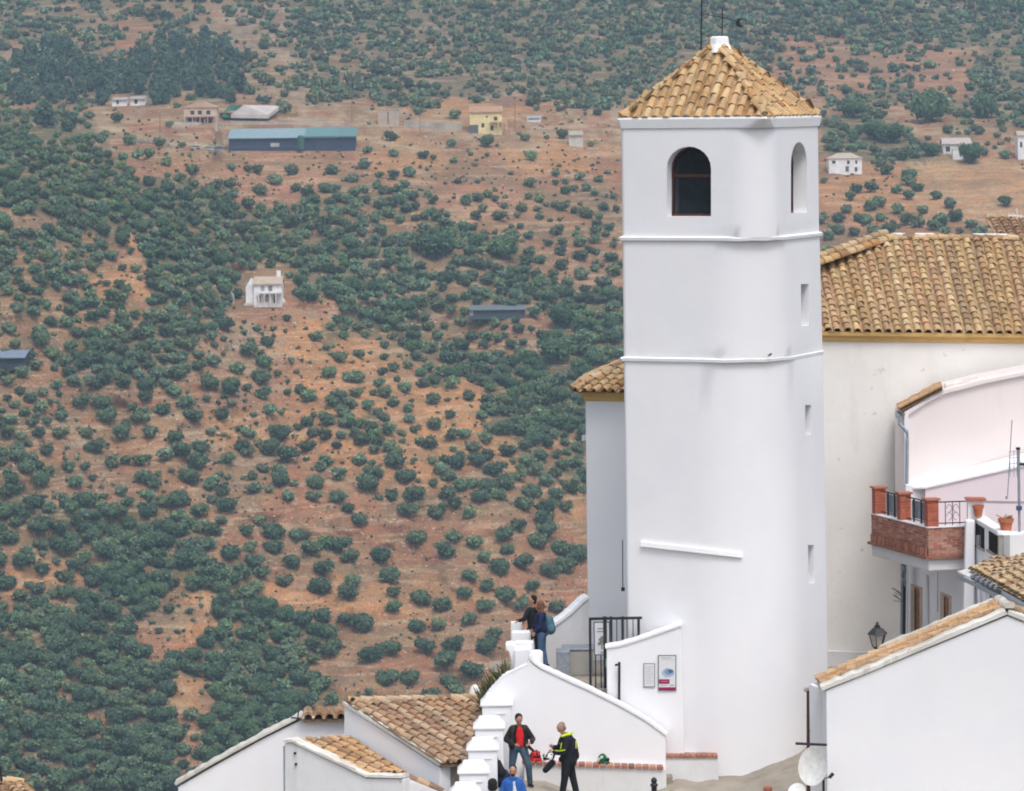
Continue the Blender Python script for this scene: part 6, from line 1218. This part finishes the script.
# dark-haired person, back turned, at the bottom edge
L0 = V((P(492.5, 780, 94.6).x, 94.6, P(492.5, 778.5, 94.6).z-1.66)); D = lambda x, y, z: L0+V((x, y, z)); hd = D(0, 0, 1.53); fw = V((-.2, 1, -.1)); an_ = (D(-.1, 0, .09), D(.1, 0, .09)); wr = (D(-.24, .05, .88), D(.24, .05, .88))
person(L0, 'black-haired person seen from behind at the bottom edge, left of the man in blue', {'neck': D(0, 0, 1.34)}, hand(wr[0], (0, .1, -1), (0, 1, 0), .3)+hand(wr[1], (0, .1, -1), (0, 1, 0), .3)+bodylegs(*an_),
       ('top', [('c', D(-.09, 0, 1.26), .12, D(-.09, 0, .9), .12), ('c', D(.09, 0, 1.26), .12, D(.09, 0, .9), .12), ('e', D(0, 0, 1.33), (.17, .1, .07))]+arm(D(-.19, 0, 1.28), D(-.27, 0, 1.02), wr[0], 1.1)+arm(D(.19, 0, 1.28), D(.27, 0, 1.02), wr[1], 1.1), 'white_shirt'),
       ('trousers', legs(D(-.09, 0, .84), D(-.1, 0, .48), an_[0], D(.09, 0, .84), D(.1, 0, .48), an_[1]), 'black_cloth'), ('shoes', shoe(an_[0], (0, 1, 0))+shoe(an_[1], (0, 1, 0)), 'black_shoe'),
       ('hair', [('e', hd+V((0, -.025, .03)), (.115, .115, .115)), ('e', hd+V((0, -.04, -.06)), (.12, .09, .10))], 'hair'), hd, fw)
# dark backpack leaning in the gap behind the pillar
bp = empty('backpack', P(503, 782, 96.4), 'dark navy backpack slung behind the middle pillar', 'backpack'); smin_blob('body', [('c', P(499.5, 768, 96.6), .10, P(503.5, 781, 96.6), .19), ('e', P(503, 778, 96.5), (.17, .16, .22))], 'navy', bp); smin_blob('flap', [('c', P(498.5, 762, 96.5), .06, P(501.5, 773, 96.4), .11)], 'black_cloth', bp); MB().tube([P(492.5, 742.5, 96.5), P(494.8, 745.5, 96.5)], .05).build('strap_end', 'black_cloth', bp)
MB().tube([P(494, 744, 96.55), P(498.5, 764, 96.5)], .02).build('strap', 'black_cloth', bp)
# couple on the terrace: dark-haired man leaning on the pillar, woman with a backpack
zT = zF; f3 = P(531.5, 660, 102.1); L0 = V((f3.x+.05, 102.1, P(535, 595.8, 102.1).z-1.76)); D = lambda x, y, z: L0+V((x, y, z)); hd = D(-.02, -.02, 1.64); fw = V((-.9, -.35, -.05)); an_ = (D(-.1, 0, .09), D(.1, .05, .09)); wr = (D(-.34, -.12, 1.16), D(.2, .1, .95))
person(L0, 'dark-haired man in a black top leaning on the terrace pillar', {'neck': D(0, 0, 1.44)}, hand(wr[0], (-.8, -.1, -.35), (0, -1, .2), .3)+hand(wr[1], (0, -.1, -1), (0, -1, 0), .3)+bodylegs(*an_),
       ('top', [('c', D(-.04, 0, 1.34), .14, D(0, 0, .95), .13), ('e', D(0, 0, 1.41), (.17, .13, .08)), ('e', D(.05, .02, 1.2), (.16, .13, .25))]+arm(D(-.12, -.10, 1.38), D(-.22, -.16, 1.20), wr[0], 1.1)+arm(D(.17, .08, 1.36), D(.24, .12, 1.12), wr[1], 1.1), 'black_cloth'),
       ('trousers', legs(D(-.08, 0, .9), D(-.1, 0, .5), an_[0], D(.1, .02, .9), D(.1, 0, .5), an_[1]), 'black_cloth'), ('shoes', shoe(an_[0], (-1, -.3, 0))+shoe(an_[1], (-1, -.3, 0)), 'black_shoe'),
       ('hair', hairp(hd, fw, 1.03), 'hair'), hd, fw)
L0 = V((P(541.5, 640, 101.1).x, 101.1, P(538, 601.5, 101.1).z-1.62)); D = lambda x, y, z: L0+V((x, y, z)); hd = D(-.04, 0, 1.50); fw = V((-.9, .45, -.15)); an_ = (D(-.08, 0, .09), D(.1, .03, .09)); wr = (D(-.16, -.18, .92), D(-.2, .2, .95))
person(L0, 'woman with brown hair, navy jacket and jeans, carrying a teal backpack on the terrace', {'neck': D(-.01, 0, 1.32)}, hand(wr[0], (-.3, 0, -1), (-1, 0, 0), .3)+hand(wr[1], (-.3, 0, -1), (-1, 0, 0), .3)+bodylegs(*an_),
       ('jacket', [('c', D(-.02, 0, 1.24), .135, D(0, 0, .86), .155), ('e', D(0, 0, 1.30), (.13, .16, .08)), ('e', D(0, -.02, .98), (.17, .16, .2))]+arm(D(0, -.17, 1.27), D(-.03, -.2, 1.02), wr[0], 1.15)+arm(D(-.02, .17, 1.27), D(-.08, .2, 1.02), wr[1], 1.15), 'navy'),
       ('jeans', legs(D(0, -.08, .82), D(-.03, -.08, .46), an_[0], D(.02, .08, .82), D(.04, .08, .46), an_[1], 1.05), 'jeans2'), ('shoes', shoe(an_[0], (-1, 0, 0))+shoe(an_[1], (-1, 0, 0)), 'black_shoe'),
       ('hair', hairp(hd, fw, 1.05)+[('e', hd+V((.02, -.03, .0)), (.09, .07, .10)), ('c', hd+V((.05, -.03, -.02)), .07, hd+V((.045, -.05, -.20)), .055), ('e', hd+V((.13, -.02, -.01)), (.05, .04, .04))], 'hair_brown'), hd, fw)
bk2 = empty('backpack', D(.2, 0, .95), 'teal backpack worn by the woman on the terrace', 'backpack'); smin_blob('body', [('c', D(.19, 0, 1.17), .115, D(.22, 0, .93), .135), ('e', D(.24, -.02, .95), (.12, .15, .14))], 'teal', bk2); MB().tube([D(.12, -.12, 1.24), D(.02, -.16, 1.33), D(-.08, -.17, 1.22), D(-.02, -.17, 1.0), D(.12, -.13, .92)], .018).build('strap', 'black_cloth', bk2)
